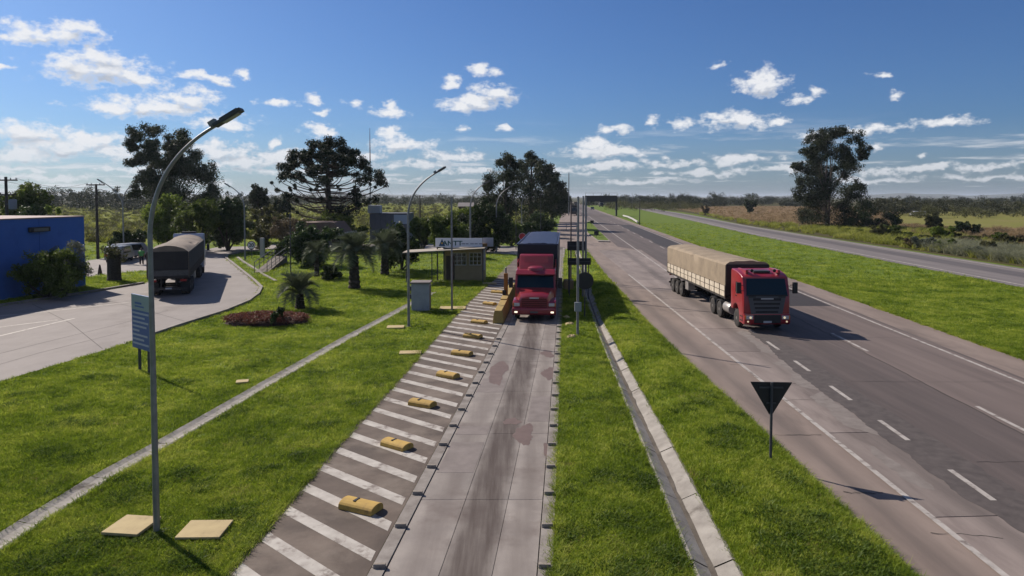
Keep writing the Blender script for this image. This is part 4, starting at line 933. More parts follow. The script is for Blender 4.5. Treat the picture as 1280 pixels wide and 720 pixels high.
def sample_lawn(n, y0, y1, pw, seed, m=0.05):
    rng = np.random.default_rng(seed); u = rng.random(n); q = 1 - pw
    Y = (y0 ** q + u * (y1 ** q - y0 ** q)) ** (1 / q) if abs(q) > 1e-6 else y0 * (y1 / y0) ** u
    X = (rng.random(n) * 2 - 1) * Y * 0.80
    k = lawn_ok(X, Y, m); X, Y = X[k], Y[k]
    return np.stack([X, Y, terrain(X, Y) + .0], 1)
G_mat = grass_mat('grass_blades', ((0.080, 0.135, 0.010), (0.222, 0.300, 0.022), (0.43, 0.46, 0.075)))
T1 = [tuft_obj('grass_tuft', 20, .13, .065, .0055, G_mat, s) for s in (1, 2, 3)]
pts = sample_lawn(150000, 11.0, 60, 1.0, 5)
scatter('lawn_grass', 'short mown green grass of the lawns and verges', pts, RNG.uniform(.65, 1.35, len(pts)) * (0.8 + pts[:, 1] * .018), T1, 2)
pts = sample_lawn(26000, 55, 190, 1.0, 6)
scatter('lawn_grass', 'short mown green grass of the lawns and verges', pts, RNG.uniform(2.0, 3.4, len(pts)), T1, 3)
# longer, ragged grass at the edges of paving
def edge_pts(f, y0, y1, n, side, w, seed):
    rng = np.random.default_rng(seed); Y = y0 + (y1 - y0) * rng.random(n) ** 1.5; X = np.array([f(y) for y in Y]) + side * np.abs(rng.normal(0, w, n)) - side * np.abs(rng.normal(0, .06, n))
    return np.stack([X, Y, terrain(X, Y)], 1)
ep = np.concatenate([edge_pts(hatch_l, 11, 60, 2600, -1, .12, 1), edge_pts(lane_r, 11, 80, 2400, 1, .10, 2), edge_pts(dr_l, 11, 60, 2200, -1, .10, 3), edge_pts(dr_r, 11, 60, 2600, 1, .12, 4), edge_pts(hw_l, 11, 85, 3600, -1, .14, 5),
  edge_pts(lambda y: gut(y) - .28, 11, 48, 1600, -1, .08, 6), edge_pts(lambda y: gut(y) + .28, 11, 48, 1500, 1, .08, 7), edge_pts(edge_d, 25, 120, 2400, 1, .25, 8)])
T2 = [tuft_obj('edge_tuft', 16, .10, .15, .005, G_mat, s) for s in (4, 5)]
scatter('edge_grass', 'longer ragged grass along paving edges', ep, RNG.uniform(.5, 1.25, len(ep)), T2, 4)
W_mat = grass_mat('broadleaf_weed', ((0.045, 0.085, 0.01), (0.095, 0.15, 0.018), (0.16, 0.22, 0.035)))
TW = [tuft_obj('weed_clump', 26, .16, .10, .014, W_mat, s) for s in (31, 32)]
pts = sample_lawn(60000, 11.0, 45, 1.0, 15); rngw = np.random.default_rng(8)
cen = pts[rngw.integers(0, len(pts), 140)]; dm = np.min(np.hypot(pts[:, None, 0] - cen[None, :, 0], pts[:, None, 1] - cen[None, :, 1]), axis=1); pts = pts[dm < rngw.uniform(.1, .55, len(pts))]
scatter('lawn_weeds', 'darker broad leaved weeds patching the lawns', pts, rngw.uniform(.5, 1.2, len(pts)), TW, 11)
D_mat = grass_mat('dry_lawn_blades', ((0.20, 0.17, 0.05), (0.30, 0.25, 0.09), (0.42, 0.35, 0.15)))
TY_ = [tuft_obj('dry_tuft', 18, .13, .05, .005, D_mat, 41)]
pts = sample_lawn(60000, 11.0, 45, 1.0, 16); cen = pts[rngw.integers(0, len(pts), 60)]; dm = np.min(np.hypot(pts[:, None, 0] - cen[None, :, 0], (pts[:, None, 1] - cen[None, :, 1]) * .6), axis=1); pts = pts[dm < rngw.uniform(.05, .6, len(pts)) ** 1.3]
scatter('dry_lawn_grass', 'dry yellowish grass patching the lawns', pts, rngw.uniform(.6, 1.2, len(pts)), TY_, 12)
# rough field growth
def field_pts(poly, n, seed):
    rng = np.random.default_rng(seed); pl = [P(a, b) for a, b in poly]; xs = [p.x for p in pl]; ys_ = [p.y for p in pl]
    lo, hi = min(ys_), max(ys_); Y = lo * (hi / lo) ** rng.random(n); Pm = np.array([[p.x / p.y, 0] for p in pl])[:, 0]
    X = rng.uniform(Pm.min(), Pm.max(), n) * Y; k = in_poly(X, Y, pl); return np.stack([X[k], Y[k], np.full(k.sum(), -.02)], 1)
S_dark = grass_mat('field_tussock', ((0.03, 0.036, 0.010), (0.055, 0.06, 0.016), (0.09, 0.085, 0.025)))
S_straw = grass_mat('straw_grass', ((0.14, 0.10, 0.05), (0.25, 0.18, 0.095), (0.34, 0.26, 0.15)))
S_green = grass_mat('weed_grass', ((0.13, 0.15, 0.025), (0.25, 0.27, 0.045), (0.36, 0.36, 0.09)))
S_reed = grass_mat('reed_grass', ((0.11, 0.12, 0.065), (0.20, 0.21, 0.13), (0.30, 0.30, 0.20)))
TD = [tuft_obj('tussock', 60, .5, .75, .03, S_dark, s) for s in (1, 2)]; TS = [tuft_obj('straw_tuft', 40, .5, .6, .02, S_straw, s) for s in (3, 4)]
TG = [tuft_obj('weed_tuft', 46, .5, .7, .03, S_green, s) for s in (5, 6)]; TR = [tuft_obj('reed_tuft', 40, .4, 1.1, .022, S_reed, s) for s in (7, 8)]
p_ = field_pts([(-60,306),(100,304),(300,300),(560,292),(640,284),(690,270),(690,259),(600,256),(300,256),(-60,257)], 3400, 1); scatter('pasture_tussocks', 'dark tussocks dotting the green pasture', p_, RNG.uniform(.7, 1.9, len(p_)), TD, 5)
p_ = field_pts([(-60,306),(100,304),(300,300),(560,292),(640,284),(690,270),(690,259),(600,256),(300,256),(-60,257)], 3000, 2); scatter('pasture_growth', 'yellow green rough grass of the pasture', p_, RNG.uniform(.7, 1.7, len(p_)), TG, 6)
p_ = field_pts([(1300,334),(1094,304.5),(930,280),(869,267),(870,265),(930,276),(1010,283),(1110,284),(1180,290),(1300,318)], 5200, 3); scatter('roadside_scrub', 'weedy rough growth beyond the far carriageway', p_, RNG.uniform(.5, 1.5, len(p_)), TG, 7)
p_ = field_pts([(1300,318),(1180,300),(1110,287),(930,277),(869,266),(850,259),(1060,258),(1120,264),(1120,280),(1220,285),(1300,286)], 5200, 4); scatter('dry_growth', 'dry straw coloured growth beyond the far carriageway', p_, RNG.uniform(.5, 1.6, len(p_)), TS, 8)
p_ = field_pts([(1300,334),(1160,314),(1150,308),(1200,307),(1300,320)], 2600, 5); scatter('reed_bed', 'pale grey green reeds along the far road edge', p_, RNG.uniform(.6, 1.3, len(p_)), TR, 9)
# ------------------------------------------------------------------ object materials
M_red = mat('red_truck_paint', (0.38, 0.016, 0.028), 0.32, (0.31, 0.014, 0.022), 3, .6, coat=0.4, spec=0.5, col3=(0.22, 0.04, 0.04), scale3=2.2, lo3=.58, hi3=.8)
M_red2 = mat('rosy_truck_paint', (0.33, 0.016, 0.032), 0.35, (0.27, 0.014, 0.026), 2, .6, coat=0.4, spec=0.5, col3=(0.19, 0.035, 0.04), scale3=2.0, lo3=.58, hi3=.8)
M_black = mat('black_plastic', (0.018, 0.018, 0.02), 0.6, (0.03, 0.028, 0.028), 6, .7)
M_dkgrey = mat('dark_grey_plastic', (0.045, 0.047, 0.052), 0.55, (0.06, 0.06, 0.062), 5, .7)
M_rubber = mat('tyre_rubber', (0.022, 0.021, 0.021), 0.85, (0.05, 0.043, 0.038), 5, .8)
M_rim = mat('dusty_wheel_rim', (0.30, 0.285, 0.27), 0.55, (0.13, 0.115, 0.105), 6, .8, metal=0.3)
M_glass = mat('tinted_glass', (0.012, 0.026, 0.032), 0.12, spec=0.35)
M_winglass = mat('window_glass', (0.015, 0.018, 0.02), 0.10, spec=0.6)
M_chassis = mat('truck_chassis', (0.03, 0.027, 0.026), 0.8, (0.07, 0.058, 0.05), 4, .8)
M_canvas = mat('tan_canvas', (0.40, 0.315, 0.215), 0.9, (0.30, 0.235, 0.16), 1.1, .8, 0.35, 9, col3=(0.22, 0.17, 0.115), scale3=.8, lo3=.57, hi3=.74, coord='Object')
M_canvasd = mat('grey_brown_canvas', (0.27, 0.215, 0.165), 0.9, (0.20, 0.16, 0.125), 1.1, .8, 0.35, 9)
M_canvask = mat('dark_canvas', (0.045, 0.042, 0.042), 0.9, (0.03, 0.028, 0.028), 1.4, .8, 0.3, 9)
M_navy = mat('navy_tarpaulin', (0.020, 0.026, 0.060), 0.45, (0.03, 0.037, 0.078), 1.2, .8, 0.3, 7)
M_board = mat('cream_side_board', (0.78, 0.69, 0.54), 0.7, (0.60, 0.51, 0.39), 3, .8, col3=(0.18, 0.14, 0.10), scale3=3, lo3=.6, hi3=.75)
M_boardf = mat('board_post', (0.16, 0.125, 0.095), 0.7, (0.09, 0.07, 0.055), 4, .8)
M_tank = mat('pale_fuel_tank', (0.50, 0.48, 0.46), 0.4, (0.33, 0.31, 0.29), 4, .8, metal=.4)
M_lens = mat('headlamp_lens', (0.62, 0.62, 0.60), 0.12, spec=0.8)
M_lit = mat('lit_headlamp', (1.0, 0.86, 0.62), 0.3, emit=1.1)
M_dim = mat('dim_headlamp', (0.9, 0.72, 0.45), 0.3, emit=.42)
M_amber = mat('amber_lamp', (0.75, 0.22, 0.03), 0.3)
M_tail = mat('red_tail_lamp', (0.40, 0.015, 0.015), 0.3)
M_plate = mat('number_plate', (0.55, 0.55, 0.55), 0.5)
M_galv = mat('galvanised_steel', (0.33, 0.335, 0.345), 0.5, (0.24, 0.243, 0.25), 5, .8, metal=.5)
M_galvd = mat('dull_steel', (0.10, 0.105, 0.115), 0.6, (0.07, 0.072, 0.08), 5, .8, metal=.3)
M_signback = mat('sign_back', (0.020, 0.020, 0.022), 0.6, (0.028, 0.028, 0.030), 6, .6)
M_yellow = mat('yellow_painted_concrete', (0.62, 0.40, 0.085), 0.8, (0.48, 0.30, 0.075), 4, .8, 0.2, 30, col3=(0.20, 0.135, 0.06), scale3=4, lo3=.60, hi3=.74, rnd=.10)
M_yellow2 = mat('pale_yellow_slab', (0.60, 0.47, 0.235), 0.85, (0.50, 0.385, 0.19), 3, .8, 0.2, 30, col3=(0.30, 0.22, 0.12), scale3=3, lo3=.60, hi3=.78)
M_orange = mat('orange_steel', (0.42, 0.20, 0.03), 0.6, (0.32, 0.15, 0.03), 4, .8)

# ------------------------------------------------------------------ lorry parts
def tyre_mesh(r=0.50, w=0.28):
    return MB().lathe([(r * .58, -w/2), (r * .88, -w/2), (r * .97, -w * .42), (r, -w * .3), (r, w * .3), (r * .97, w * .42), (r * .88, w/2), (r * .58, w/2)], 26, 'x').mesh('wheel', M_rubber, smooth=True)
def rim_mesh(r=0.50, w=0.28):
    m = MB().lathe([(r * .60, -w * .40), (r * .60, w * .44), (r * .54, w * .44), (r * .47, w * .18), (r * .30, w * .10), (r * .27, w * .46), (r * .14, w * .52), (r * .02, w * .52)], 20, 'x')
    for k in range(8):
        a = k * math.pi / 4; m.box(w * .10, w * .20, r * .385 * math.cos(a) - .02, r * .385 * math.cos(a) + .02, r * .385 * math.sin(a) - .02, r * .385 * math.sin(a) + .02)
    return m.mesh('rim', M_rim)
TY, RI = tyre_mesh(), rim_mesh()
def wheel(root, x, y, r=0.50, dual=False):
    s = 1 if x > 0 else -1
    w = link('wheel', TY, root); w.location = (x, y, r); w.rotation_euler = (random.uniform(0, 3), 0, 0 if s > 0 else math.pi)
    link('rim', RI, w)
    if dual:
        w2 = link('wheel', TY, root); w2.location = (x - s * .31, y, r)
    return w
def arch(m, y, r0, r1, x0, x1, a0=10, a1=170, n=10):
    """mudguard: curved strip over a wheel centred on y"""
    pts = []
    for i in range(n + 1):
        a = R(a0 + (a1 - a0) * i / n); pts.append((y + r1 * math.cos(a), .5 + r1 * math.sin(a)))
    for i in range(n + 1):
        a = R(a1 - (a1 - a0) * i / n); pts.append((y + r0 * math.cos(a), .5 + r0 * math.sin(a)))
    n2 = len(pts) // 2
    for i in range(n2 - 1):
        q = [pts[i], pts[i+1], pts[len(pts) - 2 - i], pts[len(pts) - 1 - i]]; m.prism(q, x0, x1, 'x')
def tarp_mesh(L, W, z0, z1, crest, mt, seed, nx=14, ny=34, open_bottom=True, sag=.03):
    """canvas stretched over bows: side walls, gently ridged top, folds"""
    rng = random.Random(seed); b = MB(); hw = W / 2; prof = []
    prof += [(-hw, z0), (-hw - .015, (z0 + z1) / 2), (-hw + .0, z1 - .10), (-hw + .10, z1)]
    for i in range(1, nx): t = i / nx; prof.append((-hw + .10 + (W - .20) * t, z1 + crest * math.sin(math.pi * t) ** .9))
    prof += [(hw - .10, z1), (hw, z1 - .10), (hw + .015, (z0 + z1) / 2), (hw, z0)]
    k = len(prof)
    for j in range(ny + 1):
        t = j / ny; y = -L / 2 + L * t; bow = math.cos(t * 2 * math.pi * 7)
        for i, (x, z) in enumerate(prof):
            dz = 0
            if 3 < i < k - 4: dz = sag * bow + rng.uniform(-.02, .02) + crest * .35 * math.sin(t * math.pi * 2.2 + .4)
            dx = rng.uniform(-.018, .018) if i in (1, 2, k - 2, k - 3) else 0
            b.v.append((x + dx, y, z + dz))
    for j in range(ny):
        for i in range(k - 1): b.f.append((j*k + i, j*k + i + 1, (j+1)*k + i + 1, (j+1)*k + i))
    b.f.append(tuple(range(k))); b.f.append(tuple(ny * k + i for i in range(k)))
    return b.mesh('tarpaulin', mt, smooth=True)
def semi_trailer(root, yf, L, W, zb, ztop, side, tarp, crest, endm, seed, boards=True, zboard=2.08, axles=3, naxle_gap=1.25):
    """local frame: +y is the front of the lorry; yf = front of the load bed"""
    y0 = yf - L; yc = (y0 + yf) / 2
    part('bed', M_chassis, root, lambda m: m.box(-W/2, W/2, y0, yf, zb - .12, zb))
    part('trailer_chassis', M_chassis, root, lambda m: (m.box(-.55, -.40, y0 + .2, yf - .6, zb - .48, zb - .12), m.box(.40, .55, y0 + .2, yf - .6, zb - .48, zb - .12)))
    if boards:
        n = 14
        for s in (-1, 1):
            for row in (0, 1):
                h = (zboard - zb) / 2
                for k in range(n):
                    a = y0 + L * k / n + .03; e = y0 + L * (k + 1) / n - .03; zz = zb + h * row + .02
                    part('side_board', side, root, lambda m: m.box(s * (W/2 - .03), s * (W/2 + .025), a, e, zz, zz + h - .05))
            part('board_frame', M_boardf, root, lambda m: [m.box(s * (W/2 - .05), s * (W/2 + .012), y0 + .001, yf - .001, zb - .02, zboard)] + [m.box(s * (W/2 + .012), s * (W/2 + .05), y0 + L * k / n - .02, y0 + L * k / n + .02, zb - .05, zboard + .02) for k in range(n + 1)])
        for row in (0, 1):
            part('tail_board', side, root, lambda m: m.box(-W/2 + .06, W/2 - .06, y0 - .05, y0 - .003, zb + (zboard - zb) / 2 * row + .02, zb + (zboard - zb) / 2 * (row + 1) - .03))
    t = link('tarpaulin', tarp_mesh(L, W + .03, zboard if boards else zb, ztop, crest, tarp, seed), root); t.location = (0, yc, 0)
    part('end_curtain', endm, root, lambda m: m.box(-W/2 + .02, W/2 - .02, yf + .012, yf + .06, zb + .1, ztop - .05))
    part('end_curtain', endm, root, lambda m: m.box(-W/2 + .02, W/2 - .02, y0 - .035, y0 - .016, zboard if boards else zb, ztop - .04))
    for k in range(axles):
        y = y0 + 1.5 + naxle_gap * k
        for s in (-1, 1): wheel(root, s * (W/2 - .17), y, dual=True)
        part('axle', M_chassis, root, lambda m: m.tube([(-W/2 + .3, y, .5), (W/2 - .3, y, .5)], .07, 8))
    part('mud_flap', M_black, root, lambda m: (m.box(-W/2 + .05, -W/2 + .6, y0 + .72, y0 + .74, .3, .95), m.box(W/2 - .6, W/2 - .05, y0 + .72, y0 + .74, .3, .95)))
    part('tool_box', M_tank, root, lambda m: m.box(-W/2 + .03, -W/2 + .5, y0 + 5.2, y0 + 6.0, zb - .72, zb - .14), bevel=.02)
    part('tool_box', M_tank, root, lambda m: m.box(W/2 - .5, W/2 - .03, y0 + 5.2, y0 + 6.0, zb - .72, zb - .14), bevel=.02)
    part('rear_bumper', M_chassis, root, lambda m: (m.box(-W/2 + .1, W/2 - .1, y0 - .02, y0 + .08, .50, .64), m.box(-.5, -.42, y0, y0 + .06, .64, zb - .1), m.box(.42, .5, y0, y0 + .06, .64, zb - .1)))
    for s in (-1, 1): part('tail_lamp', M_tail, root, lambda m: m.box(s * (W/2 - .55), s * (W/2 - .15), y0 - .045, y0 - .015, zb - .32, zb - .18))
    part('number_plate', M_plate, root, lambda m: m.box(-.2, .2, y0 - .05, y0 - .025, .55, .66))
def mirror(root, x, y, z, s):
    part('mirror', M_black, root, lambda m: (m.box(s * x, s * (x + .24), y - .06, y + .10, z - .30, z + .30), m.box(s * (x - .16), s * (x + .02), y - .02, y + .02, z + .12, z + .16), m.box(s * (x - .16), s * (x + .02), y - .02, y + .02, z - .18, z - .14)), bevel=.03)

# ---- red cab-over lorry with tan canvas load
def highway_lorry():
    p = Vector((13.22, 35.7, 0.025)); root = empty('canvas_truck', p, math.pi + 0.012, 'red cab-over truck with tan canvas trailer driving on the highway', 'truck')
    root.scale = (.96, .96, .96)
    W = 2.5; h = W / 2
    # cab: side profile (y,z), front at y=0, y negative backwards
    prof = [(-.02, .42), (.0, 1.0), (-.01, 1.95), (-.135, 2.38), (-.30, 2.90), (-.55, 3.02), (-1.2, 3.16), (-2.05, 3.22), (-2.15, 3.1), (-2.15, .95), (-1.75, .95), (-1.65, 1.22), (-1.30, 1.35), (-.95, 1.22), (-.80, .95), (-.72, .42)]
    part('cab', M_red, root, lambda m: m.prism(prof, -h, h, 'x'), bevel=.07, smooth=True, seg=3)
    Q = lambda t: (-.10 + (.0) , 0)
    def wind(m):
        m.add([(-h + .14, .022, 1.98), (h - .14, .022, 1.98), (h - .2, -.235, 2.83), (-h + .2, -.235, 2.83)], [(0, 1, 2, 3)])
    part('windshield', M_glass, root, wind)
    part('wiper_panel', M_black, root, lambda m: m.box(-h + .12, h - .12, -.01, .028, 1.90, 1.985), bevel=.01)
    for i, (z0, z1) in enumerate(((1.66, 1.86), (1.44, 1.60), (1.22, 1.38), (1.0, 1.16))):
        wd = .86 - .05 * i
        g = part('grille_slat', M_black, root, lambda m: m.box(-wd + .10, wd - .10, -.02, .06, z0, z1 - .05), bevel=.02)
    part('grille', mat('grey_grille', (.105, .107, .115), .5), root, lambda m: m.prism([(-1.02, 1.9), (1.02, 1.9), (.84, .92), (-.84, .92)], -.02, .04, 'y'))
    for s in (-1, 1): part('air_intake', M_black, root, lambda m: m.box(s * .62, s * 1.0, .0, .05, 1.84, 1.895))
    part('badge', M_plate, root, lambda m: m.box(-.34, .34, .055, .066, 1.73, 1.80))
    part('bumper', M_red, root, lambda m: m.prism([(-.3, .38), (.02, .36), (.12, .45), (.14, .78), (.06, .95), (-.3, .95)], -h, h, 'x'), bevel=.05, smooth=True)
    part('lower_grille', M_black, root, lambda m: (m.box(-.72, .72, .10, .155, .46, .90),))
    part('number_plate', M_plate, root, lambda m: m.box(-.22, .22, .15, .17, .47, .58))
    for s in (-1, 1):
        hl = part('headlamp', M_lens, root, lambda m: m.box(s * .78, s * 1.17, .06, .155, .66, .86), bevel=.03)
        part('lamp_glow', M_dim, hl, lambda m: m.lathe([(.065, .14), (.065, .163), (.02, .168)], 12, 'y', (s * .92, 0, .76)))
        part('fog_lamp', M_dim, hl, lambda m: m.lathe([(.05, .13), (.05, .148), (.02, .15)], 10, 'y', (s * 1.05, 0, .54)))
        part('indicator', M_amber, hl, lambda m: m.box(s * 1.13, s * 1.225, .03, .15, .66, .86), bevel=.015)
        d = part('door', M_red, root, lambda m: m.prism([(-.22, 1.0), (-.22, 1.98), (-.48, 2.62), (-1.38, 2.62), (-1.38, 1.40), (-.95, 1.30), (-.72, 1.0)], s * (h - .01), s * (h + .012), 'x'))
        part('side_window', M_winglass, d, lambda m: m.prism([(-.30, 1.98), (-.52, 2.55), (-1.30, 2.55), (-1.30, 1.98)], s * (h + .012), s * (h + .02), 'x'))
        part('door_handle', M_black, d, lambda m: m.box(s * (h + .012), s * (h + .04), -1.30, -1.12, 1.76, 1.81))
        part('step_panel', M_red, root, lambda m: (m.box(s * (h - .3), s * (h - .004), -.72, -.15, .40, .95),), bevel=.03)
        part('step', M_black, root, lambda m: (m.box(s * (h - .2), s * (h + .006), -.6, -.2, .52, .58), m.box(s * (h - .2), s * (h + .006), -.6, -.2, .74, .80)))
        mirror(root, h + .16, -.05, 2.35, s)
        wheel(root, s * 1.06, -1.28); wheel(root, s * 1.06, -4.4, dual=True); wheel(root, s * 1.06, -5.75, dual=True)
        part('mudguard', M_dkgrey, root, lambda m: [arch(m, -4.4, .56, .60, s * .78, s * 1.22), arch(m, -5.75, .56, .60, s * .78, s * 1.22)])
        part('fuel_tank', M_tank, root, lambda m: m.lathe([(.02, -3.70), (.30, -3.68), (.33, -3.62), (.33, -2.62), (.30, -2.56), (.02, -2.54)], 18, 'y', (s * .92, 0, .78)), smooth=True)
    part('fairing', M_tank, root, lambda m: m.box(-h + .0, -h + .30, -2.45, -2.15, .42, 1.2), bevel=.06)
    part('roof_hatch', M_dkgrey, root, lambda m: m.box(-.45, .45, -1.35, -.75, 3.09, 3.20), bevel=.03)
    part('roof_rail', M_red, root, lambda m: (m.box(-.95, -.80, -1.9, -.6, 3.05, 3.26), m.box(.80, .95, -1.9, -.6, 3.05, 3.26)), bevel=.03)
    for s in (-1, 1): part('air_horn', M_black, root, lambda m: m.lathe([(.03, -1.1), (.035, -.75), (.09, -.60), (.09, -.58)], 10, 'y', (s * .62, 0, 3.22)))
    part('tractor_chassis', M_chassis, root, lambda m: (m.box(-.5, -.35, -6.4, -.8, .62, .95), m.box(.35, .5, -6.4, -.8, .62, .95), m.box(-.9, .9, -2.5, -2.2, .6, 1.3)))
    part('exhaust_rack', M_black, root, lambda m: m.box(-1.0, 1.0, -2.48, -2.18, 1.2, 2.5), bevel=.04)
    part('driver', M_black, root, lambda m: (m.lathe([(.02, 2.62), (.10, 2.58), (.11, 2.45), (.07, 2.35), (.2, 2.28), (.22, 2.0)], 12, 'z', (.55, -.62, 0)),), smooth=True)
    semi_trailer(root, -3.05, 14.2, 2.55, 1.42, 3.38, M_board, M_canvas, .10, M_black, 4)
highway_lorry()

# ---- bonneted red lorry with navy box trailer in the lane
def lane_lorry():
    y = 38.7; xm = (lane_l(y) + lane_r(y)) / 2 + 0.02; root = empty('box_truck', (xm, y, 0.03), math.pi - 0.078, 'red bonneted truck with dark navy trailer in the concrete lane', 'truck')
    W = 2.44; h = W / 2
    # bonnet (tapered), front at y=0
    def bonnet(m):
        st = [(.0, .80, 1.30, .62), (-.10, .86, 1.40, .55), (-.9, .95, 1.52, .55), (-1.55, 1.10, 1.68, .55)]
        for i, (yy, hw, zt, zb) in enumerate(st):
            m.v += [(-hw, yy, zb), (-hw - .02, yy, zt - .35), (-hw + .10, yy, zt - .04), (-hw * .5, yy, zt + .03), (hw * .5, yy, zt + .03), (hw - .10, yy, zt - .04), (hw + .02, yy, zt - .35), (hw, yy, zb)]
        for i in range(3):
            for k in range(7): m.f.append((8*i + k, 8*i + k + 1, 8*i + 8 + k + 1, 8*i + 8 + k))
        m.f.append(tuple(range(8))); m.f.append(tuple(24 + k for k in range(8)))
    part('bonnet', M_red2, root, bonnet, smooth=True)
    cab = [(-1.45, .6), (-1.45, 1.62), (-1.78, 2.48), (-2.0, 2.66), (-3.6, 2.78), (-3.7, 2.7), (-3.7, .8)]
    part('cab', M_red2, root, lambda m: m.prism(cab, -h + .06, h - .06, 'x'), bevel=.06, smooth=True, seg=3)
    part('windshield', M_glass, root, lambda m: m.add([(-h + .14, -1.445, 1.68), (h - .14, -1.445, 1.68), (h - .2, -1.752, 2.46), (-h + .2, -1.752, 2.46)], [(0, 1, 2, 3)]))
    part('sun_visor', M_red2, root, lambda m: m.prism([(-1.80, 2.50), (-1.52, 2.40), (-1.50, 2.46), (-1.78, 2.64)], -h + .08, h - .08, 'x'), bevel=.015)
    part('roof_deflector', M_red2, root, lambda m: m.prism([(-2.25, 2.66), (-2.55, 2.92), (-3.0, 3.42), (-3.2, 3.50), (-3.62, 3.48), (-3.66, 2.7)], -h + .20, h - .20, 'x'), bevel=.08, smooth=True)
    part('deflector_panel', mat('deflector_inset', (0.40, 0.045, 0.06), .4), root, lambda m: m.add([(-.72, -2.64, 3.04), (.72, -2.64, 3.04), (.66, -2.94, 3.38), (-.66, -2.94, 3.38)], [(0, 1, 2, 3)]))
    part('roof_pod', M_red2, root, lambda m: m.lathe([(.5, 2.62), (.48, 2.78), (.35, 2.86), (.02, 2.88)], 18, 'z', (0, -2.2, 0)), smooth=True)
    for s in (-1, 1):
        part('side_deflector', M_red2, root, lambda m: m.prism([(-3.1, 2.62), (-3.1, 3.0), (-3.75, 3.15), (-3.75, 1.0), (-3.55, 1.0), (-3.5, 2.62)], s * (h - .10), s * (h - .03), 'x'))
        fd = part('front_fender', M_red2, root, lambda m: m.prism([(.02, .55), (.05, 1.02), (-.15, 1.12), (-1.25, 1.16), (-1.5, 1.0), (-1.5, .75), (-1.2, .95), (-.55, .98), (-.3, .75), (-.3, .55)], s * .76, s * h, 'x'), bevel=.05, smooth=True)
        hl = part('headlamp', M_lens, fd, lambda m: m.box(s * .82, s * 1.14, .0, .075, .82, 1.0), bevel=.03)
        part('indicator', M_amber, fd, lambda m: m.box(s * 1.14, s * 1.215, -.06, .06, .82, 1.0), bevel=.015)
        part('fog_lamp', M_lit, fd, lambda m: m.box(s * .93, s * 1.10, .195, .222, .47, .56), bevel=.01)
        d = part('door', M_red2, root, lambda m: m.prism([(-1.55, .9), (-1.55, 1.6), (-1.85, 2.44), (-2.75, 2.44), (-2.75, .9)], s * (h - .06), s * (h - .035), 'x'))
        part('side_window', M_winglass, d, lambda m: m.prism([(-1.68, 1.66), (-1.92, 2.36), (-2.66, 2.36), (-2.66, 1.66)], s * (h - .035), s * (h - .025), 'x'))
        mirror(root, h + .10, -1.6, 1.95, s)
        wheel(root, s * 1.0, -.88); wheel(root, s * 1.0, -4.9, dual=True); wheel(root, s * 1.0, -6.2, dual=True)
        part('fuel_tank', M_tank, root, lambda m: m.lathe([(.02, -3.95), (.29, -3.92), (.29, -2.82), (.02, -2.8)], 16, 'y', (s * .88, 0, .72)), smooth=True)
    part('grille', mat('dark_red_grille', (0.10, 0.008, 0.012), .6), root, lambda m: m.box(-.70, .70, -.05, .022, .66, 1.22))
    for k in range(5): part('grille_slat', M_red2, root, lambda m: m.box(-.68, .68, .02, .05, .70 + .105 * k, .735 + .105 * k))
    part('badge', M_plate, root, lambda m: m.box(-.26, .26, .03, .06, 1.25, 1.31))
    part('bumper', M_red2, root, lambda m: m.prism([(-.35, .34), (.12, .34), (.20, .42), (.20, .68), (.10, .76), (-.35, .76)], -h - .01, h + .01, 'x'), bevel=.05, smooth=True)
    part('number_plate', mat('dark_plate', (.12, .11, .11), .6), root, lambda m: m.box(-.22, .22, .20, .215, .46, .56))
    part('tractor_chassis', M_chassis, root, lambda m: (m.box(-.5, -.35, -7.0, -.2, .6, .9), m.box(.35, .5, -7.0, -.2, .6, .9)))
    # trailer: smooth navy box
    L, zb, zt, yf = 14.6, 1.25, 4.02, -4.25; y0 = yf - L
    t = link('tarpaulin', tarp_mesh(L, 2.5, zb, zt, .06, M_navy, 9, sag=.006), root); t.location = (0, (y0 + yf) / 2, 0)
    part('front_wall', mat('navy_front_wall', (0.010, 0.012, 0.026), .5), root, lambda m: m.box(-1.22, 1.22, yf + .01, yf + .07, zb, zt - .03))
    part('roof_frame', mat('navy_trim', (0.05, 0.06, 0.12), .4), root, lambda m: (m.box(-1.24, 1.24, yf + .0, yf + .085, zt - .03, zt + .04), m.box(-1.29, -1.22, y0, yf, zt - .07, zt + .03), m.box(1.22, 1.29, y0, yf, zt - .07, zt + .03)))
    part('trailer_chassis', M_chassis, root, lambda m: (m.box(-1.2, 1.2, y0, yf, zb - .14, zb - .01), m.box(-.55, -.4, y0 + .2, yf - .5, zb - .5, zb - .14), m.box(.4, .55, y0 + .2, yf - .5, zb - .5, zb - .14)))
    for k in range(3):
        for s in (-1, 1): wheel(root, s * 1.06, y0 + 1.5 + 1.25 * k, dual=True)
lane_lorry()

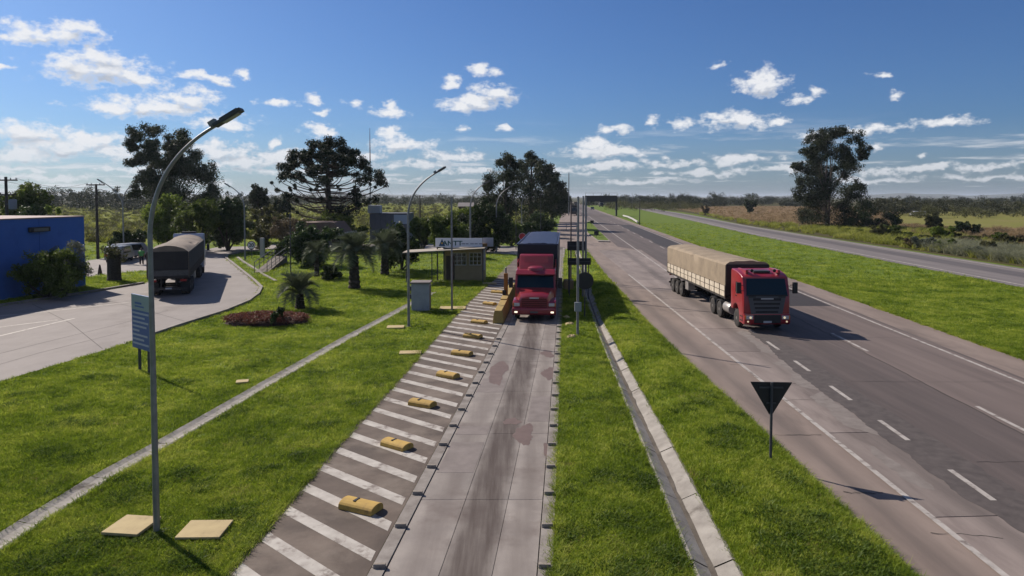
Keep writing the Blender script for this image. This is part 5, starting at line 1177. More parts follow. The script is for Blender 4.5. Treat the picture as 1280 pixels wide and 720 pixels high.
# ---- grain lorry on the exit road, seen from behind
def grain_lorry():
    a = P(211, 371.5); b = P(247, 331); d = (b - a).normalized()
    root = empty('grain_truck', (a.x + d.x * 14.2, a.y + d.y * 14.2, 0.01), math.atan2(-d.x, d.y), 'dark canvas grain truck with white cab driving away on the exit road', 'truck')
    semi_trailer(root, 0.0, 14.2, 2.6, 1.40, 3.22, M_canvask, M_canvask if False else M_canvasd, .30, M_canvask, 12, zboard=1.9)
    for s in (-1, 1):   # dark canvas skirts down the sides
        part('side_curtain', M_canvask, root, lambda m: m.box(s * 1.335, s * 1.352, -14.2, 0, 1.92, 3.16))
    part('tail_band', mat('grey_tail_band', (0.13, 0.125, 0.12), .8, (0.09, 0.085, 0.08), 4, .8), root, lambda m: m.box(-1.28, 1.28, -14.27, -14.255, 1.48, 1.88))
    part('tarp_tear', M_black, root, lambda m: m.add([(.1, -5.6, 3.62), (.62, -6.2, 3.60), (.75, -5.9, 3.585), (.3, -5.4, 3.61)], [(0, 1, 2, 3)]))
    wh = mat('white_blue_cab_paint', (0.42, 0.46, 0.58), .4, coat=.4)
    part('cab', wh, root, lambda m: m.prism([(1.0, .6), (1.0, 3.4), (1.2, 3.68), (2.6, 3.62), (3.05, 2.2), (3.1, .6)], -1.25, 1.25, 'x'), bevel=.08, smooth=True)
    part('roof_light_bar', M_black, root, lambda m: m.box(-.6, .6, 1.4, 1.7, 3.66, 3.84), bevel=.03)
    for s in (-1, 1):
        mirror(root, 1.38, 2.8, 2.3, s); wheel(root, s * 1.06, 1.9); wheel(root, s * 1.06, -1.0, dual=True); wheel(root, s * 1.06, -2.3, dual=True)
    part('tractor_chassis', M_chassis, root, lambda m: (m.box(-.5, -.35, -3.2, 2.9, .62, .95), m.box(.35, .5, -3.2, 2.9, .62, .95)))
grain_lorry()

# ------------------------------------------------------------------ lamp posts
def lamp_post(label, base, tip_px, D, rad=0.075, arm_dir=1, double=False, head=True):
    p = Vector((base[0], base[1], 0)); tip = at(tip_px[0], tip_px[1], D)
    root = empty('lamp_post', p, 0, label, 'lamp post', 'curved lamp posts')
    def arm(m, dx, zt, zb, u):
        p2 = Vector((dx, 0, zt)); kk = .86 * abs(dx) / abs(u.x); p1 = p2 - u * kk; p0 = Vector((0, 0, zb)); pts = []
        p1.x = p1.x * .5
        for i in range(15):
            t = i / 14; pts.append(p0 * (1 - t) ** 2 + p1 * 2 * t * (1 - t) + p2 * t * t)
        m.tube(pts, [rad * (.80 - .28 * i / 14) for i in range(15)], 10)
        return pts
    dx = tip.x - p.x; zt = tip.z; hd = .60
    u = Vector((1 if dx > 0 else -1, 0, .60)).normalized()
    zb = zt - abs(dx) * .6 - 1.35
    part('pole', M_galv, root, lambda m: m.tube([(0, 0, -.05), (0, 0, zb * .5), (0, 0, zb)], [rad * 1.1, rad * .95, rad * .8], 12), smooth=True)
    ax, az = dx - u.x * hd, zt - u.z * hd
    m = MB(); pts = arm(m, ax, az, zb, u)
    if double: arm(m, -ax * .45, az - .5, zb, Vector((-u.x, 0, u.z)))
    m.build('arm', M_galv, root, smooth=True)
    if head:
        M_ = Matrix.Translation((ax, 0, az)) @ Matrix.Rotation(-math.atan2(u.z, u.x), 4, 'Y')
        hd_ = part('lamp_head', M_galvd, root, lambda m: (m.box(-.02, hd + .03, -.12, .12, -.03, .045, M_), m.box(hd * .25, hd * .95, -.09, .09, .045, .075, M_)), bevel=.025)
        part('lens', mat('lamp_lens', (.35, .36, .38), .2), hd_, lambda m: m.box(hd * .3, hd - .05, -.09, .09, -.05, -.032, M_), bevel=.008)
        part('bracket', M_galv, hd_, lambda m: m.box(-.10, .06, -.06, .06, .03, .13, M_))
    part('base_plate', M_galvd, root, lambda m: m.box(-.16, .16, -.16, .16, -.03, .02))
    return root
b0 = P(196, 666); lamp_post('nearest tall curved lamp post rising through the left lawn', b0, (301, 138), b0.y, .060)
b0 = P(511, 408); lamp_post('curved lamp post beside the grey booth', b0, (557, 209), b0.y, .072)
b0 = P(588, 342); lamp_post('curved lamp post behind the kiosk', b0, (612, 226), b0.y, .085)
b0 = P(620.5, 315); lamp_post('thin lamp post in front of the roadside trees, left of the stop sign', b0, (642, 231), b0.y, .09)
b0 = P(652, 291); lamp_post('farthest lamp post, against the dark roadside trees', b0, (664, 240), b0.y, .10)
b0 = P(155, 322); lamp_post('double armed lamp post behind the parking area', b0, (122, 224), b0.y, .08, double=True)
b0 = P(306.5, 325); lamp_post('lamp post beside the speed limit sign, arm pointing left', b0, (281, 229), b0.y, .08)

# ------------------------------------------------------------------ plain poles, masts, utility poles
def mast(label, px, py, top_py, rad=.055, cat='pole', boxz=None, D=None, name='steel_pole', m_=None):
    p = P(px, py) if D is None else Vector((at(px, 246, D).x, D, 0)); root = empty(name, p, 0, label, cat)
    zt = at(px, top_py, p.y).z
    part('shaft', m_ or M_galv, root, lambda m: m.tube([(0, 0, -.05), (0, 0, zt * .55), (0, 0, zt)], [rad, rad * .9, rad * .7], 10), smooth=True)
    part('cap', M_galvd, root, lambda m: m.lathe([(rad * .8, zt), (rad * .8, zt + .03), (.01, zt + .06)], 10))
    if boxz:
        c = part('control_box', mat('grey_box_paint', (.30, .33, .35), .5), root, lambda m: m.box(-.17, .17, -.20, -.06, boxz, boxz + .46), bevel=.015)
        part('strap', M_galvd, c, lambda m: (m.box(-.08, .08, -.07, .075, boxz + .06, boxz + .10), m.box(-.08, .08, -.07, .075, boxz + .36, boxz + .40)))
    return root
mast('steel pole with grey control box in the grass island', 722, 421, 247, .07, boxz=1.30)
mast('bare thin steel pole behind the control box pole', 728.5, 372, 246, .075)
mast('rusty thin steel pole at the far end of the grass island', 713.5, 352, 252, .07, m_=mat('rusty_steel', (.17, .12, .10), .7, (.24, .2, .18), 3, .8))
mast('thicker steel pole right of the bare poles', 732, 352, 246, .10)
mast('plain steel pole with yellow base slab in front of the kiosk', 565, 388, 247, .065)
mast('slim dark pole beside the small low palm', 363.5, 344, 268, .05, m_=M_galvd)
mast('slim far pole right of the kiosk', 645, 312, 250, .05, m_=M_galvd)
mast('tall thin pole rising above the end of the tree row', 711, 262, 216, .22, D=260)
mast('slim pole in front of the dark trees', 676, 300, 250, .06, m_=M_galvd)
r_ = mast('tall red and white radio mast behind the araucaria', 463, 262, 203, .14, D=125, name='radio_mast', cat='mast', m_=mat('mast_white', (.45, .45, .46), .5))
zA = at(463, 203, 125).z; zB = at(463, 160, 125).z
part('upper_section', mat('mast_red', (.16, .03, .03), .6), r_, lambda m: m.tube([(0, 0, zA), (0, 0, (zA + zB) / 2), (0, 0, zB)], [.10, .07, .03], 8))
for k in range(3): part('guy_wire', M_galvd, r_, lambda m: m.tube([(0, 0, zA), (9 * math.cos(2.1 * k), 9 * math.sin(2.1 * k), 0)], .012, 4))
def utility_pole(label, px, D, top_py, arms, transformer=False, lamp=False):
    x = at(px, 246, D).x; zt = at(px, top_py, D).z; root = empty('utility_pole', (x, D, 0), 0, label, 'utility pole', 'wooden utility poles')
    mp = mat('weathered_pole_wood', (.085, .07, .058), .9, (.05, .042, .036), 4, .8)
    part('pole', mp, root, lambda m: m.tube([(0, 0, -.1), (0, 0, zt)], [.17, .12], 10), smooth=True)
    for (z, w) in arms:
        c = part('crossarm', mp, root, lambda m: m.box(-w, w, -.16, -.05, zt - z - .06, zt - z + .06))
        for s in (-.9, -.45, .45, .9): part('insulator', M_galvd, c, lambda m: m.lathe([(.03, zt - z + .06), (.05, zt - z + .12), (.03, zt - z + .2)], 8, 'z', (s * w, -.1, 0)))
    if transformer:
        t = part('transformer', mat('transformer_grey', (.22, .23, .25), .5), root, lambda m: m.lathe([(.28, zt - 2.9), (.32, zt - 2.8), (.32, zt - 2.1), (.26, zt - 2.0)], 16, 'z', (.62, -.1, 0)), smooth=True)
        part('mount', M_galvd, t, lambda m: m.box(0, .4, -.14, -.06, zt - 2.5, zt - 2.4))
    if lamp: part('side_bracket', M_galvd, root, lambda m: m.tube([(0, 0, zt - .7), (.5, 0, zt - .6), (.9, 0, zt - .75)], .03, 6))
    return root, zt
u1, z1_ = utility_pole('utility pole with two crossarms and transformer at the left edge', 8, 62, 221, [(.3, 1.1), (1.6, 1.0)], True)
u2, z2_ = utility_pole('utility pole with one crossarm behind the blue building corner', 120.5, 78, 230, [(.1, 1.05)], lamp=True)
u3, z3_ = utility_pole('far utility pole standing in the pasture', 525, 150, 244, [(.2, 1.2)])
def wire(label, a, b, sag):
    pts = []
    for i in range(15):
        t = i / 14; q = Vector(a).lerp(Vector(b), t); q.z -= sag * 4 * t * (1 - t); pts.append(q)
    tag(MB().tube(pts, .014, 5).build('overhead_wire', M_black), label, 'wire', 'overhead wires')
A_, B_ = u1.location, u2.location
wire('left overhead wire between the two left utility poles', (A_.x - .9, A_.y - .1, z1_ - .1), (B_.x - .9, B_.y - .1, z2_ + .1), .7)
wire('right overhead wire between the two left utility poles', (A_.x + .9, A_.y - .1, z1_ - .1), (B_.x + .9, B_.y - .1, z2_ + .1), .7)
# ------------------------------------------------------------------ yellow blocks and slabs
def dome_block_mesh():
    n = 9; L, w, hgt = .47, .24, .17; prof = [(-w, 0), (-w, .06)] + [(-w * math.cos(math.pi * i / n) , .06 + hgt * math.sin(math.pi * i / n) ** .8) for i in range(1, n)] + [(w, .06), (w, 0)]
    return MB().prism(prof, -L, L, 'x').mesh('body', M_yellow, bevel=.012)
DB = dome_block_mesh(); ST = MB().box(-.03, .03, -.10, .10, .225, .242).mesh('lifting_slot', M_black)
ordinal = ['nearest the camera', 'second nearest the camera', 'third from the camera', 'fourth from the camera', 'fifth from the camera', 'sixth from the camera', 'seventh from the camera', 'eighth, beside the barrier', 'farthest, near the kiosk']
for i, (px, py) in enumerate([(451, 637), (496, 559), (528, 507.5), (560, 471.5), (577.5, 444), (591, 422), (599, 404), (612, 381), (622, 366.5)]):
    p = P(px, py); ang = math.atan2(-2.0, 2.5)
    r = empty('domed_block', (p.x, p.y, 0.021), ang + random.uniform(-.12, .12) + math.radians(7), 'yellow domed concrete block on the striped apron, ' + ordinal[i], 'concrete block', 'yellow domed blocks on the striped apron')
    s = random.uniform(.90, .97); r.scale = (s, s, random.uniform(.74, .86)); link('body', DB, r); o = link('lifting_slot', ST, r); o.location.x = -.12
def flat_slab(label, px, py, sx, sy, th, rz, lift=0.0):
    p = P(px, py); r = empty('cover_slab', (p.x, p.y, 0.0), rz, label, 'slab', 'yellow cover slabs')
    part('lid', M_yellow2, r, lambda m: m.box(-sx, sx, -sy, sy, .03 + lift, .03 + lift + th), bevel=.01)
    part('frame', M_kerb, r, lambda m: m.box(-sx + .05, sx - .05, -sy + .05, sy - .05, -.05, .03 + lift))
flat_slab('pale yellow raised cover slab left of the nearest lamp post', 165, 662, .40, .40, .06, -.12, .03)
flat_slab('pale yellow flat cover slab right of the nearest lamp post', 256, 665, .45, .38, .05, .02)
flat_slab('small yellow cover slab in grass by the gutter', 303, 478.5, .22, .2, .05, .3)
flat_slab('small yellow cover slab beside the booth lamp post', 494.5, 410, .45, .35, .06, .1)
flat_slab('small yellow cover slab at the edge of the striped apron', 513, 442, .48, .3, .05, .1)
flat_slab('yellow cover slab at the foot of the kiosk pole', 566, 386, .8, .5, .06, .05)
flat_slab('orange cover slab on the far end of the apron', 612, 355, .55, .45, .06, .1)
def rubble(label, px, py, s, seed):
    p = P(px, py); rng = np.random.default_rng(seed); b = MB(); b.lathe([(.42, -.05), (.5, .10), (.42, .24), (.22, .33), (.02, .35)], 11)
    b.v = [(x * s * (1 + rng.normal(0, .07)), y * s * .8 * (1 + rng.normal(0, .07)), z * s * (1 + rng.normal(0, .1))) for x, y, z in b.v]
    o = b.build('concrete_lump', M_yellow2, smooth=False); o.location = (p.x, p.y, 0); tag(o, label, 'concrete block', 'lumps at the island kerb')
rubble('rounded yellow concrete lump at the foot of the control box pole', 715, 423, .55, 1); rubble('yellow concrete lump on the island beside the truck shadow edge', 712, 407, .55, 2); rubble('small brown concrete lump nearest the truck bumper', 708, 398, .45, 3)
tag(part('stone_block', mat('tan_block', (.34, .26, .15), .9, (.25, .19, .11), 5, .8), None, lambda m: m.box(-.35, .35, -.4, .4, -.02, .75), bevel=.03), 'tan square block on the grass island behind the truck mirror', 'concrete block').location = P(710.5, 362)

# ------------------------------------------------------------------ yellow barrier by the lane
def barrier():
    a, b = P(622.5, 405), P(640.5, 367); d = (b - a); L = d.length; root = empty('lane_barrier', (a.x, a.y, 0.02), math.atan2(-d.x, d.y), 'long yellow concrete barrier at the lane edge with orange post', 'barrier')
    n = 3
    for k in range(n):
        y0, y1 = L * k / n + .02, L * (k + 1) / n - .02
        part('barrier_segment', mat('barrier_yellow', (.46, .32, .09), .8, (.36, .25, .075), 3, .8, col3=(.16, .12, .06), scale3=2.5, lo3=.58, hi3=.74), root, lambda m: m.prism([(-.30, 0), (.30, 0), (.26, .42), (.20, .78 if k else .72), (-.20, .78 if k else .72), (-.26, .42)], y0, y1, 'y'), bevel=.02)
    part('orange_post', M_orange, root, lambda m: m.box(-.12, .12, L * .47, L * .47 + .28, .74, 2.15), bevel=.02)
    part('post_cap', M_galv, root, lambda m: m.lathe([(.05, 2.15), (.05, 2.5), (.02, 2.53)], 10, 'z', (0, L * .47 + .14, 0)))
    part('hinge_box', M_black, root, lambda m: m.box(-.2, .02, L * .47 - .08, L * .47 + .08, .78, 1.1), bevel=.02)
barrier()

# ------------------------------------------------------------------ signs
def text_mesh(txt, size, m, name='lettering', ext=.004, off=0.0):
    cu = bpy.data.curves.new(name, 'FONT'); cu.body = txt; cu.size = size; cu.align_x = 'CENTER'; cu.align_y = 'CENTER'; cu.extrude = ext; cu.offset = off
    o = bpy.data.objects.new('tmp_text', cu); COL.objects.link(o); dg = bpy.context.evaluated_depsgraph_get(); me = bpy.data.meshes.new_from_object(o.evaluated_get(dg))
    bpy.data.objects.remove(o); me.name = name; me.materials.clear(); me.materials.append(m); return me
def disc(m, r, y0, y1, c=(0, 0, 0), n=28): m.lathe([(r, y0), (r, y1)], n, 'y', c)
def yield_sign():
    p = P(963, 584); root = empty('yield_sign', (p.x, p.y, .1), -.06, 'triangular give way sign seen from behind in the verge', 'road sign')
    part('post', M_galvd, root, lambda m: m.tube([(0, 0, -.15), (0, 0, 2.12)], .035, 10))
    part('plate', M_signback, root, lambda m: m.prism([(-.53, 2.12), (.53, 2.12), (.5, 2.06), (.04, 1.27), (-.04, 1.27), (-.5, 2.06)], .04, .055, 'y'), bevel=.004)
    part('rail', M_galvd, root, lambda m: (m.box(-.3, .3, .02, .042, 1.96, 2.0), m.box(-.12, .12, .02, .042, 1.55, 1.59)))
yield_sign()
def info_sign():
    a, b = P(177, 460), P(185, 470); d = (b - a).normalized(); c = (a + b) / 2
    root = empty('information_board', (c.x, c.y, 0), 0, 'blue and white information board on two posts by the exit road', 'sign board')
    # board faces the exit road traffic
    nx = Vector((d.y, -d.x, 0)); L = 1.25
    d = Vector((.78, -.62, 0)); rot = math.atan2(d.y, d.x); root.rotation_euler.z = rot
    for x in (-.42, .42): part('post', M_galvd, root, lambda m: m.box(x - .05, x + .05, -.04, .04, -.1, 1.2))
    bl = mat('sign_blue', (.11, .20, .46), .5); wh = mat('sign_white', (.62, .66, .72), .5); gn = mat('sign_green', (.45, .55, .50), .5)
    pn = part('panel', bl, root, lambda m: m.box(-.82, .82, -.10, -.045, .92, 3.1), bevel=.01)
    part('header', gn, pn, lambda m: m.box(-.81, .81, -.108, -.1005, 2.48, 3.08))
    part('emblem', bl, pn, lambda m: [m.box(-.5, .1, -.112, -.109, 2.72, 2.80), m.box(-.5, .3, -.112, -.109, 2.60, 2.66)])
    for k in range(8):
        w = (.72, .55, .7, .62, .3, .66, .5, .7)[k]; z = 2.36 - k * .175
        part('text_line', wh, pn, lambda m: m.box(-.74, -.74 + 2 * w * .98, -.106, -.1005, z - .045, z + .03))
info_sign()
def round_sign(label, px, py_base, py_c, D, r, face, back=False, text=None, ring=None, octa=False):
    p = P(px, py_base) if D is None else Vector((at(px, 246, D).x, D, 0)); zc = at(px, py_c, p.y).z; root = empty('road_sign', p, 0, label, 'road sign')
    part('post', M_galvd, root, lambda m: m.tube([(0, .06, -.1), (0, .06, zc + r * .6)], .035, 8))
    s = -1
    part('plate', M_signback if back else (ring or face), root, lambda m: disc(m, r, -.012, .012, (0, 0, zc), 8 if octa else 28))
    if not back:
        f = part('face', face, root, lambda m: disc(m, r * .84, -.018, -.0125, (0, 0, zc), 8 if octa else 28))
        if text:
            o = link('lettering', text_mesh(text, r * 1.22, M_black, off=.02), f); o.location = (0, -.022, zc); o.rotation_euler = (math.pi / 2, 0, 0)
round_sign('round speed limit sign reading 20 on the lawn', 314.5, 323.5, 306.5, None, .47, mat('sign_face', (.95, .95, .95), .5), text='20', ring=mat('sign_ring', (.16, .03, .035), .5))
round_sign('red stop sign half hidden behind the navy trailer', 653, 0, 295.5, 92, .50, mat('stop_red', (.55, .05, .05), .5), ring=mat('stop_rim', (.6, .5, .5), .5), octa=True)
round_sign('round road sign seen from behind on the grass island', 731, 398, 351, None, .50, None, back=True)
def back_panel(label, px0, px1, py0, py1, base_y, thick=.10):
    D = P(720, base_y).y; a, b = at(px0, py0, D), at(px1, py1, D); c = (a.x + b.x) / 2; root = empty('panel_sign', (c, D, 0), 0, label, 'road sign', 'panels on the grass island')
    hw = (b.x - a.x) / 2
    part('panel', M_signback, root, lambda m: m.box(-hw, hw, -thick, 0, b.z, a.z), bevel=.02)
    for s in (-.82, .82): part('post', M_galvd, root, lambda m: m.tube([(s * hw, .05, -.1), (s * hw, .05, a.z)], .035, 8))
    part('stiffener', M_galvd, root, lambda m: m.box(-hw * .9, hw * .9, -thick - .02, -thick - .003, (a.z + b.z) / 2 - .03, (a.z + b.z) / 2 + .03))
back_panel('black rectangular sign panel on the grass island, upper one', 709, 731.5, 301.5, 313, 368)
back_panel('black narrow sign panel on the grass island, lower one', 709.5, 738.5, 322.5, 331, 372)
def small_chevron(label, px, py, base):
    D = P(px, base).y; c = at(px, py, D); root = empty('marker_sign', (c.x, D, 0), .3, label, 'road sign', 'marker signs on the traffic island')
    part('plate', M_signback, root, lambda m: m.box(-.42, .42, -.02, .02, c.z - .35, c.z + .35), bevel=.01)
    part('post', M_galvd, root, lambda m: m.tube([(0, .05, -.1), (0, .05, c.z)], .04, 6))
small_chevron('dark marker sign on the small traffic island, nearer one', 745.5, 291, 298); small_chevron('dark marker sign on the small traffic island, farther one', 740, 277.5, 284)

# small traffic island between ramp and highway
isl = [P(a, b) for a, b in [(731, 279), (737, 276.5), (748, 288), (763, 303), (748, 302.5), (734, 292)]]
def island():
    root = empty('traffic_island', (0, 0, 0)); tag(root, 'small kerbed grass island where the ramp leaves the highway', kind='structure')
    b = MB(); b.prism([(p.x, p.y) for p in isl], 0, .16, 'z'); b.build('kerb', M_kerb, root)
    c = sum(isl, Vector()) / len(isl); poly_sheet('turf', [(c.x + (p.x - c.x) * .93, c.y + (p.y - c.y) * .93) for p in isl], .165, M_lawn, root)
island()

# ------------------------------------------------------------------ booth, kiosk, buildings
def booth():
    a, b = P(514, 389), P(536.5, 389); w = (b.x - a.x); root = empty('equipment_booth', ((a.x + b.x) / 2, a.y + .55, 0), 0.02, 'small grey concrete equipment booth on the lawn', 'booth')
    g = mat('booth_grey', (.40, .43, .47), .8, (.33, .36, .40), 2, .8, col3=(.24, .25, .26), scale3=1.2, lo3=.58, hi3=.75)
    part('body', g, root, lambda m: m.box(-w/2, w/2, -.55, .55, -.03, 1.68), bevel=.015)
    part('roof', mat('booth_roof', (.22, .19, .18), .85), root, lambda m: m.box(-w/2 - .06, w/2 + .06, -.62, .62, 1.68, 1.78), bevel=.012)
    d = part('door', mat('booth_door', (.12, .12, .14), .6), root, lambda m: m.box(w/2, w/2 + .015, -.4, .4, .1, 1.5))
    part('handle', M_galv, d, lambda m: m.box(w/2 + .015, w/2 + .05, -.3, -.2, .8, .84))
    for z in (.75, 1.25): part('meter_box', M_galvd, root, lambda m: m.box(-w/2 - .14, -w/2 - .002, -.5, -.3, z, z + .28), bevel=.01)
booth()
tag(poly_sheet('path', [P(a, b) for a, b in [(536, 357), (560, 353), (640, 350), (640, 347), (560, 348), (520, 352)]], .006, M_exit), 'concrete path from the booth to the lane', kind='structure')
def kiosk():
    D = P(580, 351).y; xl, xr = at(556, 330, D).x, at(606, 330, D).x; root = empty('inspection_kiosk', ((xl + xr) / 2, D, 0), 0, 'low beige inspection kiosk with thin canopy roof and white sign band', 'kiosk')
    w = (xr - xl) / 2; wall = mat('kiosk_wall', (.50, .40, .22), .85, (.42, .33, .18), 2, .8); zt = 2.62; dp = 2.6
    wins = [(-.55, .62), (1.02, .50)]
    m = MB(); z0, z1 = 1.3, 2.35; xs = [-w, -.55 - .62 + .0]; 
    segs = sorted([(c - hw_, c + hw_) for c, hw_ in ((-.45, .58), (.88, .50))])
    cur = -w
    for a, b in segs: m.box(cur, a, 0, .14, -.05, zt); m.box(a, b, 0, .14, -.05, z0); m.box(a, b, 0, .14, z1, zt); cur = b
    m.box(cur, w, 0, .14, -.05, zt); m.box(-w, -w + .14, .14, dp, -.05, zt); m.box(w - .14, w, .14, dp, -.05, zt); m.box(-w + .14, w - .14, dp - .14, dp, -.05, zt); m.build('wall', wall, root)
    for a, b in segs:
        f = part('window', mat('window_frame', (.85, .85, .82), .6), root, lambda m: [m.box(a, b, .03, .09, z0, z0 + .05), m.box(a, b, .03, .09, z1 - .05, z1)] + [m.box(a + (b - a) * t - .02, a + (b - a) * t + .02, .03, .09, z0 + .05, z1 - .05) for t in (.02, .33, .66, .98)] + [m.box(a + .03, b - .03, .04, .08, z0 + (z1 - z0) * t - .016, z0 + (z1 - z0) * t + .016) for t in (.34, .67)])
        part('pane', M_winglass, f, lambda m: m.box(a + .02, b - .02, .055, .063, z0 + .02, z1 - .02))
    part('door', mat('kiosk_door', (.10, .075, .05), .7), root, lambda m: m.box(-w + .12, -w + .82, -.025, -.003, .02, 2.1))
    part('corner_panel', mat('pale_panel', (.48, .50, .54), .6), root, lambda m: m.box(w - .1, w + .02, -.03, -.004, .9, 2.6))
    zc = lambda px, py: at(px, py, D - 1.0).z
    can = mat('canopy_sheet', (.52, .45, .34), .6, (.42, .36, .27), 2, .8)
    zl, zr = 2.44, 2.80; xa = at(504, 318, D - 1.2).x - root.location.x
    part('canopy', can, root, lambda m: m.prism([(xa, zl), (w + .05, zr), (w + .05, zr + .06), (xa, zl + .06)], -1.7, 1.2, 'y'))
    for x in (xa + .3, -w - .9, w - .1): part('canopy_post', M_galvd, root, lambda m: m.tube([(x, -1.5, -.05), (x, -1.5, zl + (zr - zl) * (x - xa) / (w - xa))], .04, 8))
    part('fascia', mat('brown_fascia', (.22, .115, .03), .7), root, lambda m: m.box(-w - .1, w + .2, -.06, .35, 2.84, 3.12))
    part('roof', M_galvd, root, lambda m: m.box(-w - .05, w + .1, .0, dp, zt, zt + .12))
    x0, x1 = at(544.5, 303, D).x - root.location.x, at(603, 303, D).x - root.location.x; za, zb = at(560, 308.5, D).z, at(560, 297.5, D).z
    sg = part('sign_band', mat('sign_band_white', (.92, .94, .98), .5), root, lambda m: m.box(x0, x1, -.16, -.08, za, zb), bevel=.008)
    part('side_band', mat('side_band_grey', (.42, .44, .50), .5), root, lambda m: m.box(x1 + .02, x1 + .9, .3, .38, za, zb), bevel=.008)
    hh = zb - za; cxl = x0 + .55
    part('logo', mat('logo_blue', (.02, .09, .20), .5), sg, lambda m: m.prism([(cxl - .27, za + .07), (cxl + .27, za + .07), (cxl, zb - .06)], -.172, -.1605, 'y'))
    part('logo_center', mat('logo_yellow', (.65, .40, .05), .5), sg, lambda m: disc(m, .085, -.178, -.1722, (cxl, 0, za + hh * .42), 12))
    o = link('lettering', text_mesh('ANTT', hh * .74, mat('logo_green', (.005, .10, .08), .5), off=.012), sg); o.location = (cxl + .86, -.166, za + hh * .40); o.rotation_euler = (math.pi / 2, 0, 0); o.scale = (1.15, 1, 1)
    part('small_print', mat('print_grey', (.36, .38, .42), .5), sg, lambda m: [m.box(cxl + 1.62 + i * .36, cxl + 1.62 + i * .36 + (.3, .22, .3, .26, .3)[i], -.166, -.1603, za + hh * .30, za + hh * .42) for i in range(5)])
    for x in (x0 + .15, x0 + .7): part('sign_post', M_galvd, root, lambda m: m.box(x - .05, x + .05, -.1, .0, -.05, za))
kiosk()
def blue_building():
    """long box beside the road: the wall in view is its right-hand side"""
    A = at(106.5, 330, 54.3); B = at(0, 330, 46.6); d = Vector((A.x - B.x, A.y - B.y, 0)).normalized(); zt = at(106, 271, 54.3).z
    root = empty('blue_building', (A.x, A.y, 0), math.atan2(-d.x, d.y), 'plain deep blue flat roofed building at the left edge', 'building')
    bl = mat('deep_blue_paint', (.045, .15, .47), .75, (.055, .17, .52), 1.2, .8, col3=(.04, .12, .38), scale3=.5, lo3=.55, hi3=.75)
    part('wall', bl, root, lambda m: m.box(-16, 0, -34, 0, -.1, zt), bevel=.02)
    part('parapet_cap', mat('parapet_cap', (.40, .30, .27), .8), root, lambda m: m.box(-16.05, .06, -34.05, .05, zt, zt + .08))
    part('wall_seam', mat('blue_seam', (.03, .10, .32), .8), root, lambda m: [m.box(.002, .012, y - .015, y + .015, 0, zt - .05) for y in (-4.4, -10, -15)])
    f = part('floodlight', M_black, root, lambda m: m.box(.02, .32, -5.4, -3.7, zt - .95, zt - .60), bevel=.03)
    part('lens', mat('flood_lens', (.15, .15, .13), .3), f, lambda m: m.box(.322, .33, -5.2, -3.9, zt - .9, zt - .68))
blue_building()
def low_building():
    """low roofed shelter and ramp behind the palms"""
    D = 88.0; root = empty('low_building', (at(385, 300, D).x, D, 0), 0, 'low office building with pale roof edge hidden behind garden trees', 'building')
    wl = mat('office_wall', (.20, .19, .185), .85); x0, x1 = at(348, 295, D).x - root.location.x, at(432, 295, D).x - root.location.x
    zt = at(380, 293, D).z
    part('wall', wl, root, lambda m: m.box(x0 + .3, x1 - .3, 0, 6, -.05, zt - .1))
    part('roof_slab', mat('pale_roof_edge', (.50, .47, .44), .8), root, lambda m: m.box(x0, x1, -.6, 6.5, zt - .1, zt + .16))
    rf = part('tiled_roof', mat('brown_tiles', (.23, .15, .115), .9, (.17, .11, .085), 3, .8), root, lambda m: m.prism([(x0 - 1.4, zt + .17), (x0 - .4, zt + 1.5), (x0 + 7, zt + 1.5), (x0 + 8, zt + .17)], .2, 6.2, 'y'))
    for k in range(4):
        w = part('window', mat('office_window_frame', (.3, .3, .3), .6), root, lambda m: m.box(x0 + 1.0 + 1.9 * k, x0 + 2.2 + 1.9 * k, -.04, -.002, 1.0, 1.9))
        part('pane', M_winglass, w, lambda m: m.box(x0 + 1.06 + 1.9 * k, x0 + 2.14 + 1.9 * k, -.05, -.041, 1.06, 1.84))
    part('gate_pillar', mat('pale_pillar', (.50, .48, .46), .85), root, lambda m: (m.box(x0 + .9, x0 + 1.3, -9, -8.6, -.05, 2.3),), bevel=.02)
low_building()
def annex():
    D = 104.0; root = empty('annex_building', (at(490, 280, D).x, D, 0), 0, 'grey blue annex building with a pale end panel behind the palms', 'building')
    x0, x1 = at(462, 275, D).x - root.location.x, at(509, 275, D).x - root.location.x; zt = at(490, 267.5, D).z
    part('wall', mat('annex_wall', (.14, .16, .20), .8, (.11, .125, .16), 1, .8), root, lambda m: m.box(x0, x1, 0, 7, -.05, zt), bevel=.02)
    part('end_panel', mat('annex_panel', (.42, .50, .60), .7), root, lambda m: m.box(x1 - 2.0, x1 - .05, -.05, -.003, zt - 1.5, zt - .1))
    part('roof_edge', M_galvd, root, lambda m: m.box(x0 - .1, x1 + .1, -.1, 7.1, zt, zt + .1))
    part('roof_tank', mat('tank_white', (.50, .52, .55), .6), root, lambda m: m.box(x0 - .5, x0 + 1.4, 1.0, 2.6, zt + .1, zt + 1.3), bevel=.05)
    part('wall_joint', M_chassis, root, lambda m: [m.box(x0 + .8 * k, x0 + .8 * k + .03, -.02, -.004, zt - 1.7, zt - .1) for k in range(1, 5)])
annex()
def shed():
    D = 165.0; root = empty('brick_shed', (at(582, 260, D).x, D, 0), 0, 'small grey brown shed in the pasture behind the hedge', 'shed'); w = 8.5 * D / F
    zt = at(582, 258, D).z
    part('wall', mat('shed_wall', (.12, .09, .085), .9), root, lambda m: m.box(-w, w, 0, 5, -.1, zt)); part('roof', mat('shed_roof', (.24, .22, .21), .8), root, lambda m: m.prism([(-.4, zt), (5.4, zt), (2.5, zt + .9)], -w - .3, w + .3, 'x'))
    part('door', M_black, root, lambda m: m.box(-.6, .6, -.03, -.003, 0, 2.2))
shed()
